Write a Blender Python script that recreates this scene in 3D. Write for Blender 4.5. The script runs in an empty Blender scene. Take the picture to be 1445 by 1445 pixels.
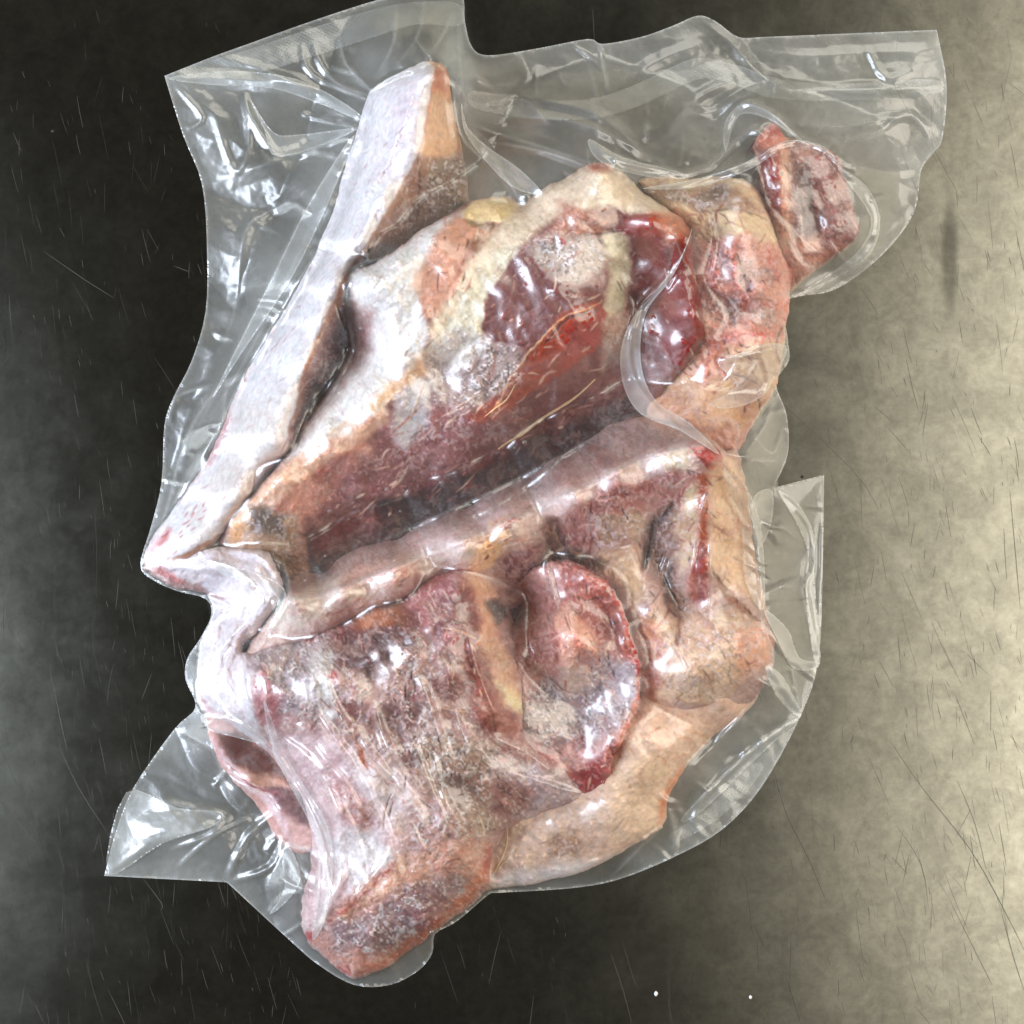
import bpy, math
import numpy as np

# ------------------------------------------------------------------ units
PX = 0.42 / 1445.0          # metres for one photo pixel on the worktop
HP = 2400.0                 # camera height, in those pixels
C = bpy.context.scene.collection
F32 = np.float32

# ------------------------------------------------------------------ camera
cam_d = bpy.data.cameras.new('camera')
cam = bpy.data.objects.new('camera', cam_d); C.objects.link(cam)
cam.location = (0, 0, HP * PX); cam.rotation_euler = (0, 0, 0)
cam_d.sensor_fit = 'HORIZONTAL'; cam_d.sensor_width = 36
cam_d.lens = 18.0 / (722.5 / HP)
cam_d.clip_start = 0.01; cam_d.clip_end = 50
bpy.context.scene.camera = cam

# ------------------------------------------------------------------ room light
world = bpy.data.worlds.new('World'); bpy.context.scene.world = world
world.use_nodes = True
bg = world.node_tree.nodes['Background']
bg.inputs[0].default_value = (1.0, 0.97, 0.90, 1); bg.inputs[1].default_value = 0.045


def area(name, loc, target, sx, sy, power, col):
    d = bpy.data.lights.new(name, 'AREA'); d.shape = 'RECTANGLE'
    d.size = sx; d.size_y = sy; d.energy = power; d.color = col
    o = bpy.data.objects.new(name, d); C.objects.link(o)
    o.location = loc
    from mathutils import Vector
    v = Vector(target) - Vector(loc)
    o.rotation_euler = v.to_track_quat('-Z', 'Y').to_euler()
    return o


area('window_light', (-1.45, -0.20, 0.86), (0, 0, 0.02), 0.9, 1.4, 56, (0.77, 0.86, 1.0))
area('warm_room_light', (1.72, -0.12, 1.30), (0.15, 0, 0), 1.9, 2.6, 56, (1.0, 0.925, 0.80))
area('far_room_light', (0.30, 1.75, 1.25), (0, 0, 0), 2.2, 1.2, 26, (1.0, 0.96, 0.85))
vs = bpy.context.scene.view_settings
vs.view_transform = 'Standard'; vs.look = 'None'; vs.exposure = 0.0; vs.gamma = 1.0
cy = bpy.context.scene.cycles
cy.transparent_max_bounces = 16; cy.max_bounces = 8
cy.caustics_reflective = False; cy.caustics_refractive = False

# ------------------------------------------------------------------ numpy helpers
_rng = np.random.RandomState(7)
_LAT = _rng.rand(64, 256, 256).astype(F32) * 2 - 1


def noise(X, Y, cell, seed, ang=0.0, stretch=1.0, linear=False):
    c, s = math.cos(ang), math.sin(ang)
    u = (X * c + Y * s) / (cell * stretch) + seed * 3.7 + 40
    v = (-X * s + Y * c) / cell + seed * 1.3 + 40
    iu = np.floor(u).astype(np.int32); iv = np.floor(v).astype(np.int32)
    fu = (u - iu).astype(F32); fv = (v - iv).astype(F32)
    L = _LAT[seed % 64]
    a = L[iv & 255, iu & 255]; b = L[iv & 255, (iu + 1) & 255]
    c2 = L[(iv + 1) & 255, iu & 255]; d = L[(iv + 1) & 255, (iu + 1) & 255]
    if linear:      # two flat triangles per cell: creased facets
        lo = fu + fv < 1
        return np.where(lo, a + (b - a) * fu + (c2 - a) * fv, d + (c2 - d) * (1 - fu) + (b - d) * (1 - fv))
    fu = fu * fu * (3 - 2 * fu); fv = fv * fv * (3 - 2 * fv)
    return (a + (b - a) * fu) * (1 - fv) + (c2 + (d - c2) * fu) * fv


def fbm(X, Y, cell, seed, o=4, ang=0.0, stretch=1.0):
    r = 0; a = 0.55
    for k in range(o):
        r = r + a * noise(X, Y, cell, seed + k * 5, ang, stretch); cell *= 0.5; a *= 0.55
    return r


def smooth_poly(p, closed=True, sub=6):
    p = np.array(p, dtype=float); n = len(p); out = []
    rng = range(n if closed else n - 1)
    for i in rng:
        if closed:
            a, b, c, d = p[i - 1], p[i], p[(i + 1) % n], p[(i + 2) % n]
        else:
            a, b, c, d = p[max(i - 1, 0)], p[i], p[i + 1], p[min(i + 2, n - 1)]
        for k in range(sub):
            t = k / sub
            out.append(0.5 * ((2 * b) + (c - a) * t + (2 * a - 5 * b + 4 * c - d) * t * t + (3 * b - 3 * c + d - a) * t ** 3))
    if not closed: out.append(p[-1])
    return np.array(out)


def sdf(poly, X, Y, near=False):
    """signed distance to a closed outline, negative inside"""
    p = np.asarray(poly, dtype=F32); n = len(p)
    best = np.full(X.shape, 1e12, F32); ins = np.zeros(X.shape, bool)
    NX = np.zeros(X.shape, F32) if near else None; NY = np.zeros(X.shape, F32) if near else None
    for i in range(n):
        ax, ay = p[i, 0], p[i, 1]; bx, by = p[(i + 1) % n, 0], p[(i + 1) % n, 1]
        dx, dy = bx - ax, by - ay; l2 = dx * dx + dy * dy + 1e-9
        t = np.clip(((X - ax) * dx + (Y - ay) * dy) / l2, 0, 1)
        qx = ax + t * dx; qy = ay + t * dy
        d = (X - qx) ** 2 + (Y - qy) ** 2
        m = d < best; best = np.where(m, d, best)
        if near: NX = np.where(m, qx, NX); NY = np.where(m, qy, NY)
        if abs(dy) > 1e-9:
            ins ^= ((ay > Y) != (by > Y)) & (X < dx * (Y - ay) / dy + ax)
    d = np.sqrt(best); d = np.where(ins, -d, d)
    return (d, NX, NY) if near else d


def dline(pts, X, Y):
    """distance to an open line and the position along it, 0..1"""
    p = np.asarray(pts, dtype=F32)[:, :2]; n = len(p)
    best = np.full(X.shape, 1e12, F32); T = np.zeros(X.shape, F32)
    L = np.concatenate([[0], np.cumsum(np.hypot(*(np.diff(p, axis=0).T)))])
    for i in range(n - 1):
        ax, ay = p[i]; bx, by = p[i + 1]; dx, dy = bx - ax, by - ay; l2 = dx * dx + dy * dy + 1e-9
        t = np.clip(((X - ax) * dx + (Y - ay) * dy) / l2, 0, 1)
        d = (X - ax - t * dx) ** 2 + (Y - ay - t * dy) ** 2
        m = d < best; best = np.where(m, d, best)
        T = np.where(m, (L[i] + t * (L[i + 1] - L[i])) / L[-1], T)
    return np.sqrt(best), T


def blur(A, sig):
    r = int(3 * sig + 1); k = np.exp(-0.5 * (np.arange(-r, r + 1) / sig) ** 2); k = (k / k.sum()).astype(F32)
    P = np.pad(A, ((r, r), (0, 0)), mode='edge'); B = sum(k[i] * P[i:i + A.shape[0]] for i in range(2 * r + 1))
    P = np.pad(B, ((0, 0), (r, r)), mode='edge'); return sum(k[i] * P[:, i:i + A.shape[1]] for i in range(2 * r + 1))


def sstep(a, b, x):
    t = np.clip((x - a) / (b - a), 0, 1); return t * t * (3 - 2 * t)


def lin(c):
    c = np.array(c, dtype=float) / 255.0
    return np.where(c <= 0.04045, c / 12.92, ((c + 0.055) / 1.055) ** 2.4).astype(F32)


# ------------------------------------------------------------------ the field on which the meat is shaped
ST = 1.4
gx = np.arange(130, 1350, ST, dtype=F32); gy = np.arange(-30, 1410, ST, dtype=F32)
X, Y = np.meshgrid(gx, gy)
NYg, NXg = X.shape
WXa = fbm(X, Y, 34, 1); WYa = fbm(X, Y, 34, 2)
WXf = fbm(X, Y, 9, 3, 3); WYf = fbm(X, Y, 9, 4, 3)
COL = np.zeros(X.shape + (3,), F32); COL[:] = lin((190, 150, 135))
FROST = np.zeros(X.shape, F32); CLS = np.zeros(X.shape, np.int8); REL = np.zeros(X.shape, F32)
WET = np.zeros(X.shape, F32)


def window(pts, m):
    p = np.asarray(pts)[:, :2]
    x0 = max(int((p[:, 0].min() - m - gx[0]) / ST), 0); x1 = min(int((p[:, 0].max() + m - gx[0]) / ST) + 2, NXg)
    y0 = max(int((p[:, 1].min() - m - gy[0]) / ST), 0); y1 = min(int((p[:, 1].max() + m - gy[0]) / ST) + 2, NYg)
    return slice(y0, y1), slice(x0, x1)


def paint(pts, col, soft=4, warp=7, op=1.0, frost=None, cls=None, rel=0.0):
    w = window(pts, soft * 1.5 + warp * 1.2)
    d = sdf(pts, X[w] + WXa[w] * warp + WXf[w] * warp * 0.45, Y[w] + WYa[w] * warp + WYf[w] * warp * 0.45)
    if soft > 3: soft *= 1.5
    m = (1 - sstep(-soft, soft, d)) * op
    if col is not None: COL[w] += (lin(col) - COL[w]) * m[..., None]
    if frost is not None: FROST[w] += (frost - FROST[w]) * m
    if cls is not None: CLS[w] = np.where(d < 0, cls, CLS[w])
    if rel: REL[w] += rel * m


def stroke(pts, width, col=None, soft=2, warp=3, op=1.0, rel=0.0, taper=True, frost=None):
    pts = smooth_poly(pts, False, 4)
    w = window(pts, width + soft + warp * 1.2)
    d, t = dline(pts, X[w] + WXa[w] * warp + WXf[w] * warp * 0.5, Y[w] + WYa[w] * warp + WYf[w] * warp * 0.5)
    wd = width * (np.sin(np.pi * np.clip(t, 0.02, 0.98)) ** 0.5 if taper else 1.0)
    m = (1 - sstep(wd - soft, wd + soft, d)) * op
    if col is not None: COL[w] += (lin(col) - COL[w]) * m[..., None]
    if rel: REL[w] += rel * m
    if frost is not None: FROST[w] += (frost - FROST[w]) * m


WHITE = (232, 226, 230); CREAM = (228, 207, 178); YEL = (220, 182, 146); PINK = (214, 158, 142)
LEAN = (140, 58, 58); DEEP = (160, 32, 28); MAR = (84, 34, 34); GREY = (142, 118, 108); BRN = (98, 66, 50)
ORA = (188, 92, 60); RED = (176, 44, 36); MAUVE = (150, 98, 100); DK = (44, 26, 22)
FAT, MEAT, BONE, CLOT = 0, 1, 2, 3
PARTNAME = {0: 'fat_layer', 1: 'lean_meat', 2: 'cut_bone', 3: 'blood_patch'}

def tears(poly, n, ang, seed, spread=0.5, ln=14, soft=1.0):
    """short torn fibres and cracks scattered inside an outline"""
    r = np.random.RandomState(seed); p = np.array(poly); got = 0
    pal = [((206, 172, 156), 1.6), ((222, 196, 176), 1.8), ((120, 52, 46), -2.0), ((74, 38, 34), -3.0), ((168, 66, 56), 0.5), ((190, 140, 126), 1.2)]
    while got < n:
        x = r.uniform(p[:, 0].min(), p[:, 0].max()); y = r.uniform(p[:, 1].min(), p[:, 1].max())
        if sdf(poly, np.array([[x]], F32), np.array([[y]], F32))[0, 0] > 0: continue
        got += 1; a = ang + r.randn() * spread; l = ln * (0.4 + r.exponential(0.8)); c, rel = pal[r.randint(len(pal))]
        b = r.randn() * l * 0.06
        stroke([(x, y), (x + math.cos(a) * l / 2 - math.sin(a) * b, y + math.sin(a) * l / 2 + math.cos(a) * b), (x + math.cos(a) * l, y + math.sin(a) * l)],
               0.8 + r.rand() * 1.1, c, 1.0, 1.2, (0.45 + 0.4 * r.rand()) * soft, rel=rel)


# --- A: long flat piece, white skin outside, cut face inside
A_SKIN = [(598, 84), (612, 92), (606, 150), (590, 212), (566, 262), (540, 306), (515, 348), (486, 392), (462, 440), (440, 495), (418, 555), (402, 642),
          (350, 702), (322, 748), (270, 775), (200, 800), (190, 790), (240, 700), (300, 600), (350, 480), (440, 330), (480, 220), (500, 150), (530, 110)]
paint([(480, 80), (680, 80), (680, 330), (500, 400), (500, 540), (400, 660), (300, 780), (190, 800), (300, 580), (480, 200)], (176, 130, 104), 2, 2, cls=BONE)
paint([(604, 86), (640, 96), (655, 200), (640, 225), (586, 216), (596, 150)], (226, 182, 148), 4, 4, cls=FAT)
paint([(610, 225), (660, 215), (665, 300), (600, 335), (585, 290)], (132, 112, 92), 7, 7, frost=0.9, cls=BONE)
paint([(585, 212), (604, 222), (590, 300), (560, 340), (512, 372), (510, 350), (550, 300)], (150, 102, 76), 5, 6, frost=0.4)
paint([(565, 300), (600, 290), (598, 330), (540, 366), (520, 366)], (118, 84, 62), 5, 6, frost=0.6)
paint([(470, 440), (492, 430), (490, 530), (440, 602), (404, 648), (404, 590), (440, 510)], (140, 84, 66), 3, 5, frost=0.3)
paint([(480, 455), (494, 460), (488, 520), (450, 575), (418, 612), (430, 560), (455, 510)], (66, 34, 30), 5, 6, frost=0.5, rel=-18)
paint([(604, 90), (632, 96), (630, 135), (612, 130)], (206, 108, 84), 7, 7, 0.75)
stroke([(612, 98), (604, 160), (590, 214)], 2.5, (196, 92, 70), 2, 3, 0.6)
stroke([(640, 110), (646, 190), (650, 260)], 1.6, (150, 90, 70), 1.5, 4, 0.6, rel=-2)
stroke([(588, 218), (592, 260), (588, 315)], 1.5, (60, 42, 34), 1.2, 3, 0.8, rel=-3)
paint(A_SKIN, WHITE, 2.5, 4, cls=FAT, frost=0)
paint([(560, 130), (600, 110), (590, 190), (560, 260), (535, 250)], (226, 214, 222), 12, 8, 0.8)
paint([(300, 560), (335, 545), (330, 600), (240, 715), (215, 770), (200, 795), (235, 715)], (222, 180, 186), 6, 8, 0.55)
stroke([(352, 520), (322, 575), (300, 640), (250, 712)], 4, (190, 110, 118), 3, 5, 0.55)
stroke([(204, 795), (225, 770), (240, 745)], 5, (206, 84, 84), 5, 6, 0.8)
paint([(340, 560), (400, 560), (400, 630), (330, 720), (270, 760), (290, 690)], (218, 208, 204), 12, 10, 0.8)
stroke([(204, 795), (232, 800)], 8, (205, 90, 84), 5, 5, 0.8)
_r = np.random.RandomState(3)
for k in range(70):
    t = _r.rand(); x = 585 - 330 * t + _r.randn() * 22; y = 140 + 610 * t + _r.randn() * 25
    stroke([(x, y), (x - 3 - _r.rand() * 8, y + 4 + _r.rand() * 8)], 0.9, (170, 120, 120), 0.8, 0, 0.5)
for k in range(16):
    x = 225 + _r.rand() * 90; y = 770 - (x - 225) * 0.9 + _r.randn() * 9
    stroke([(x, y), (x + 6, y - 6 + _r.randn() * 2)], 1.0, (190, 60, 66), 0.8, 1, 0.7)
tears([(590, 220), (655, 215), (660, 300), (540, 365), (515, 365)], 60, 1.6, 61, 0.5, 12)
tears([(475, 450), (492, 450), (440, 600), (410, 640), (415, 580)], 40, 2.0, 62, 0.4, 10)
for k in range(9):
    t = k / 9; x0_ = 575 - 10 * k; stroke([(x0_ + 12, 140 + 30 * k), (x0_ - 30, 230 + 38 * k), (x0_ - 90, 330 + 42 * k)], 4 + k % 3, None, 4, 8, 1, rel=(-1) ** k * 4.5)
COLA = COL.copy(); FRA = FROST.copy(); CLA = CLS.copy(); RELA = REL.copy()
COL[:] = lin((176, 120, 108)); FROST[:] = 0; CLS[:] = MEAT; REL[:] = 0

# --- B: big upper chunk
paint([(490, 380), (640, 290), (740, 270), (850, 225), (1000, 300), (1010, 500), (900, 620), (420, 840), (300, 770)], (132, 78, 74), 2, 2)
paint([(430, 740), (520, 700), (620, 690), (700, 650), (790, 600), (880, 560), (920, 590), (700, 705), (520, 785), (430, 830)], (44, 15, 17), 8, 12)      # crevice: its shade painted into the colour, deeper still in the next patch
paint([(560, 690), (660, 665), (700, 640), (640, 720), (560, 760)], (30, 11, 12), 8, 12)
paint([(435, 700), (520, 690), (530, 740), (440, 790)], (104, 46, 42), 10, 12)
paint([(500, 640), (560, 610), (660, 590), (700, 600), (690, 650), (600, 690), (500, 700), (440, 740), (430, 690)], (142, 72, 74), 8, 10, frost=0.25)
paint([(540, 580), (650, 560), (690, 580), (640, 640), (560, 640)], (148, 84, 88), 8, 9, frost=0.45)
paint([(420, 660), (470, 610), (520, 590), (520, 640), (470, 690), (430, 745), (380, 740)], (190, 132, 116), 8, 10)
paint([(440, 650), (500, 625), (500, 660), (440, 700)], (172, 96, 84), 8, 8, 0.8)
paint([(500, 640), (540, 640), (530, 680), (505, 680)], (120, 62, 56), 6, 8, 0.8)
paint([(320, 735), (350, 700), (400, 650), (470, 600), (540, 560), (548, 595), (480, 640), (420, 680), (380, 720), (360, 760)], (218, 178, 156), 5, 6, cls=FAT)
paint([(345, 715), (420, 730), (435, 800), (430, 835), (380, 800), (312, 772)], (172, 136, 104), 5, 6, cls=BONE, frost=0.5)
paint([(352, 712), (405, 726), (400, 760), (358, 748)], (76, 54, 40), 6, 8, frost=0.5)
paint([(325, 735), (350, 715), (352, 760), (325, 770)], (220, 160, 104), 6, 5)
paint([(420, 760), (432, 760), (430, 825), (405, 815)], (168, 120, 96), 5, 6)
# fat ridge at the left of it
paint([(492, 385), (535, 368), (600, 318), (655, 298), (690, 310), (650, 345), (610, 370), (596, 400), (604, 470), (596, 520), (520, 590), (440, 632), (400, 650),
       (440, 590), (490, 515), (512, 455), (500, 420)], (230, 224, 222), 4, 5, cls=FAT, frost=0.05)
paint([(500, 430), (530, 440), (520, 500), (470, 560), (440, 600), (480, 520)], (172, 142, 138), 8, 9, frost=0.35)
paint([(505, 455), (520, 460), (515, 490), (500, 500)], (140, 84, 88), 5, 5)
paint([(550, 540), (600, 500), (604, 530), (560, 560), (470, 612), (440, 632)], (222, 184, 152), 5, 6)
paint([(640, 304), (690, 306), (712, 320), (672, 350), (658, 385), (655, 430), (630, 450), (600, 450), (580, 400), (600, 360)], (206, 152, 130), 5, 6, cls=MEAT, frost=0.1)
paint([(665, 340), (690, 320), (680, 350), (655, 400)], (150, 96, 60), 5, 6)
stroke([(668, 345), (650, 400), (655, 430), (625, 452)], 5, (176, 100, 84), 4, 7, 0.8)
paint([(650, 300), (670, 282), (715, 276), (736, 290), (720, 312), (660, 318)], (232, 206, 160), 3, 4, cls=FAT)
stroke([(655, 312), (700, 322), (722, 312)], 5, (110, 78, 40), 4, 4, 0.85, rel=-5)
# cream fat and top cap
paint([(735, 292), (800, 245), (850, 226), (890, 250), (960, 305), (900, 300), (850, 290), (780, 310), (720, 360), (690, 420), (680, 470), (620, 490), (600, 470), (650, 400), (680, 340)],
      (232, 212, 190), 5, 6, cls=FAT, frost=0.1)
paint([(700, 350), (730, 350), (700, 420), (680, 480), (640, 520), (610, 540), (600, 500), (650, 430)], (222, 212, 190), 6, 9, cls=FAT, frost=0.2)
paint([(790, 290), (860, 300), (900, 330), (860, 330), (780, 330)], (190, 132, 112), 7, 10, frost=0.3)
paint([(828, 232), (856, 228), (862, 240), (835, 244)], (206, 96, 66), 4, 4)
paint([(890, 245), (960, 300), (985, 300), (960, 290)], (238, 214, 170), 6, 4)
paint([(610, 500), (680, 470), (730, 490), (740, 540), (690, 570), (620, 570), (595, 540)], (170, 144, 138), 8, 10, frost=0.95)
paint([(610, 480), (650, 460), (690, 480), (660, 520), (615, 520)], (210, 200, 192), 8, 9, frost=0.4)
paint([(560, 560), (590, 530), (612, 540), (600, 600), (570, 640), (556, 620)], (206, 200, 206), 6, 7, cls=FAT, frost=0.35)
paint([(745, 350), (780, 330), (850, 335), (860, 375), (800, 410), (760, 380)], (186, 166, 156), 7, 9, frost=1.0)
paint([(728, 360), (752, 366), (770, 400), (810, 400), (850, 400), (830, 430), (790, 450), (740, 490), (690, 485), (678, 460), (690, 410)], (128, 62, 62), 3, 5, cls=MEAT, frost=0.05)
paint([(700, 440), (770, 430), (760, 470), (700, 480)], (138, 62, 56), 12, 12, 0.7)
paint([(850, 330), (885, 320), (892, 380), (880, 440), (850, 460), (862, 390)], (220, 208, 180), 5, 6, cls=FAT, frost=0.3)
paint([(850, 440), (885, 440), (880, 500), (850, 520)], (184, 150, 132), 6, 8, frost=0.4)
paint([(792, 440), (840, 424), (858, 440), (842, 458), (848, 488), (800, 520), (740, 560), (690, 600), (660, 590), (720, 540)], (182, 74, 48), 3, 5, cls=MEAT)
paint([(800, 460), (848, 445), (842, 485), (805, 510), (790, 490)], (184, 50, 32), 8, 6)
paint([(730, 530), (790, 500), (780, 530), (700, 590)], (176, 90, 62), 8, 6, 0.7)
stroke([(850, 425), (800, 446), (760, 482), (725, 530), (690, 590)], 1.6, (226, 176, 140), 1.2, 4, 0.9, rel=2)
stroke([(846, 432), (800, 452), (768, 485)], 1.4, (70, 34, 28), 1.0, 3, 0.9, rel=-3)
paint([(690, 590), (760, 560), (770, 580), (700, 640), (660, 640)], (118, 58, 54), 6, 8, frost=0.3)
stroke([(786, 338), (800, 344)], 5, (190, 26, 24), 2, 1)
# red flap at the right end
paint([(850, 322), (885, 306), (925, 304), (955, 318), (940, 350), (950, 420), (930, 470), (905, 400), (888, 335)], (132, 44, 40), 4, 5, cls=CLOT)
paint([(880, 308), (920, 302), (950, 320), (925, 335), (885, 325)], (170, 56, 42), 6, 6)
paint([(950, 316), (972, 318), (984, 400), (996, 474), (972, 490), (964, 524), (938, 500), (930, 440), (945, 380)], (150, 40, 36), 3, 4, cls=CLOT)
paint([(935, 440), (970, 460), (970, 520), (940, 510), (918, 470)], (138, 30, 28), 5, 5)
paint([(925, 300), (968, 300), (975, 330), (945, 345)], (224, 150, 120), 8, 6, 0.85)
tears([(560, 600), (840, 430), (860, 560), (700, 680), (560, 740), (440, 740)], 150, -0.7, 63, 0.35, 16)
tears([(700, 350), (860, 320), (840, 420), (740, 480), (680, 470)], 50, -0.8, 64, 0.4, 12)
tears([(600, 330), (690, 310), (660, 420), (600, 450)], 30, -1.1, 65, 0.4, 10)
tears([(500, 400), (600, 340), (600, 500), (440, 620)], 40, -1.0, 66, 0.3, 16, 0.4)
tears([(850, 320), (990, 320), (990, 500), (930, 500), (880, 440)], 40, 1.3, 67, 0.3, 16)
COLB = COL.copy(); FRB = FROST.copy(); CLB = CLS.copy(); RELB = REL.copy()
COL[:] = lin((214, 162, 136)); FROST[:] = 0.25; CLS[:] = BONE; REL[:] = 0

# --- C: vertebra block
paint([(890, 250), (1045, 245), (1085, 290), (1105, 345), (1000, 345), (975, 330), (960, 300), (900, 270)], (232, 208, 170), 5, 6, cls=FAT, frost=0.15)
paint([(908, 262), (960, 262), (1045, 268), (1075, 300), (1040, 300), (980, 285), (915, 280)], (166, 134, 100), 4, 7, frost=0.5, cls=BONE)
paint([(960, 280), (1020, 262), (1030, 275), (990, 300)], (112, 84, 58), 5, 8, frost=0.7)
stroke([(985, 300), (1040, 298), (1082, 312)], 2, (90, 66, 46), 2, 6, 0.7, rel=-4)
paint([(1000, 340), (1060, 330), (1100, 350), (1112, 410), (1104, 480), (1040, 500), (1000, 470), (985, 400)], (214, 144, 122), 5, 6, cls=BONE, frost=0.3)
for cx, cy_, r in ((1015, 380, 16), (1050, 390, 22), (1030, 440, 18), (1075, 440, 16), (1005, 430, 12), (1085, 385, 12)):
    paint([(cx + r * math.cos(a), cy_ + r * 1.2 * math.sin(a)) for a in np.linspace(0, 6.28, 9)[:-1]], (176, 134, 118), 6, 8, frost=0.7, rel=-4)
for p in ([(1000, 345), (1010, 390), (1005, 430), (1030, 460)], [(1035, 345), (1035, 400), (1060, 430), (1095, 430)], [(1000, 480), (1050, 470), (1100, 480)], [(1085, 350), (1100, 400)]):
    stroke(p, 4, (222, 112, 94), 3, 9, 0.75, rel=2)
stroke([(1108, 365), (1124, 380), (1112, 402)], 9, (206, 112, 92), 4, 4, 0.9)
paint([(1020, 490), (1105, 485), (1098, 550), (1050, 600), (960, 605), (900, 580), (870, 545), (930, 500)], (222, 184, 144), 6, 7, cls=FAT, frost=0.15)
paint([(970, 480), (1020, 470), (1020, 530), (990, 540)], (196, 96, 80), 8, 8, 0.7)
paint([(870, 540), (960, 560), (1000, 620), (880, 610)], (206, 162, 128), 8, 8, 0.8)
paint([(1040, 545), (1090, 530), (1070, 580), (1040, 600)], (206, 150, 110), 8, 8, 0.8)
tears([(980, 270), (1090, 300), (1110, 480), (1060, 590), (960, 600), (960, 500), (1000, 470)], 190, 1.2, 68, 0.9, 12)
COLC = COL.copy(); FRC = FROST.copy(); CLC = CLS.copy(); RELC = REL.copy()
COL[:] = lin((160, 100, 86)); FROST[:] = 0.3; CLS[:] = MEAT; REL[:] = 0

# --- D: small end at upper right
paint([(1066, 200), (1088, 172), (1110, 188), (1108, 215), (1082, 215)], (224, 132, 108), 4, 5, cls=FAT)
paint([(1082, 176), (1102, 176), (1100, 190), (1084, 190)], (196, 60, 44), 3, 3, 0.8)
paint([(1072, 215), (1100, 212), (1108, 260), (1106, 330), (1084, 290), (1072, 250)], (164, 54, 46), 5, 5, cls=CLOT)
paint([(1100, 210), (1114, 214), (1120, 340), (1104, 340)], (222, 170, 144), 4, 4, cls=FAT)
paint([(1116, 212), (1150, 225), (1145, 330), (1120, 330)], (116, 64, 58), 5, 6, cls=BONE, frost=0.4)
paint([(1126, 226), (1146, 230), (1154, 300), (1162, 345), (1140, 348), (1130, 300)], (84, 40, 36), 3, 6, frost=0.1)
paint([(1150, 212), (1178, 222), (1206, 325), (1168, 350), (1152, 300)], (150, 94, 88), 5, 6, cls=MEAT, frost=0.3)
paint([(1192, 322), (1214, 320), (1205, 340), (1190, 345)], (150, 26, 34), 3, 3)
paint([(1095, 345), (1160, 330), (1160, 380), (1120, 410), (1095, 400)], (210, 150, 130), 6, 7, cls=FAT)
stroke([(1130, 360), (1160, 355)], 4, (150, 90, 78), 3, 4, 0.7)
tears([(1075, 200), (1190, 235), (1205, 330), (1120, 395)], 70, 1.4, 69, 0.4, 12)
COLD = COL.copy(); FRD = FROST.copy(); CLD = CLS.copy(); RELD = REL.copy()
COL[:] = lin((190, 162, 152)); FROST[:] = 0.1; CLS[:] = FAT; REL[:] = 0

# --- E: the diagonal slab and its right end
paint([(400, 820), (430, 795), (620, 715), (860, 590), (960, 600), (1000, 615), (870, 655), (700, 730), (520, 800), (400, 850)], (150, 126, 118), 6, 5, cls=MEAT, frost=0.2)
stroke([(440, 800), (560, 752), (700, 695), (860, 610)], 9, (120, 100, 96), 6, 3, 0.7)  # hollow above the ridge: shade painted into the upper face
paint([(395, 850), (480, 812), (600, 775), (700, 735), (760, 720), (700, 790), (640, 790), (540, 830), (420, 890), (350, 925)], (204, 188, 172), 7, 6, cls=FAT, frost=0.1)
paint([(500, 800), (570, 785), (600, 800), (540, 820), (480, 830)], (204, 152, 134), 8, 8, 0.8)
paint([(560, 770), (680, 735), (760, 700), (700, 760), (600, 790)], (206, 180, 176), 8, 8, 0.7)
paint([(760, 705), (860, 665), (950, 630), (1000, 625), (1010, 650), (930, 665), (850, 690), (800, 730), (730, 750)], (206, 178, 168), 6, 7, frost=0.3)
paint([(920, 640), (970, 635), (975, 660), (935, 668)], (228, 212, 180), 6, 8, 0.9)
paint([(968, 628), (985, 620), (1008, 628), (1020, 645), (1018, 660), (1000, 662), (985, 645)], (184, 40, 28), 2.5, 4, cls=CLOT)
paint([(800, 730), (850, 690), (930, 672), (990, 665), (995, 700), (930, 720), (870, 770), (800, 775), (775, 760)], (176, 116, 108), 6, 9, cls=MEAT, frost=0.4)
paint([(840, 690), (920, 680), (900, 710), (860, 720)], (164, 84, 78), 8, 9, 0.8)
paint([(840, 730), (900, 720), (930, 730), (900, 765), (840, 770)], (182, 152, 124), 7, 9, cls=BONE, frost=0.7)
paint([(690, 740), (720, 730), (720, 770), (690, 800), (660, 805)], (226, 182, 138), 5, 5, cls=FAT)
paint([(700, 790), (760, 760), (770, 775), (740, 830), (715, 840)], (124, 66, 66), 6, 8, cls=MEAT, frost=0.3)
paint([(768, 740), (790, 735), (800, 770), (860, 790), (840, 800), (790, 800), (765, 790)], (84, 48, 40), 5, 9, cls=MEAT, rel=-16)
stroke([(770, 745), (790, 770), (770, 790)], 2.5, (206, 168, 130), 1.5, 9, 0.8, rel=2)
stroke([(800, 765), (812, 785), (830, 775)], 2.5, (206, 168, 130), 1.5, 9, 0.7, rel=2)
paint([(840, 780), (900, 770), (905, 830), (895, 880), (870, 830)], (216, 186, 152), 6, 6, cls=FAT, frost=0.2)
paint([(930, 720), (965, 700), (960, 800), (960, 870), (940, 850), (915, 790), (910, 760)], (128, 94, 72), 7, 8, cls=BONE, frost=0.5)
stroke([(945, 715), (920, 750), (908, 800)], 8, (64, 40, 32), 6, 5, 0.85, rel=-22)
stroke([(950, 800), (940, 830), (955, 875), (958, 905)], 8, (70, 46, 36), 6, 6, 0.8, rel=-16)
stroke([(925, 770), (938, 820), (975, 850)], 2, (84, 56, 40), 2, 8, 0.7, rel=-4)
paint([(960, 700), (985, 680), (980, 780), (960, 810), (950, 760)], (206, 182, 140), 6, 7, cls=BONE, frost=0.4)
paint([(985, 670), (1003, 670), (1000, 780), (995, 850), (975, 860), (970, 820), (985, 760)], (196, 104, 74), 4, 6, cls=MEAT)
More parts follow.
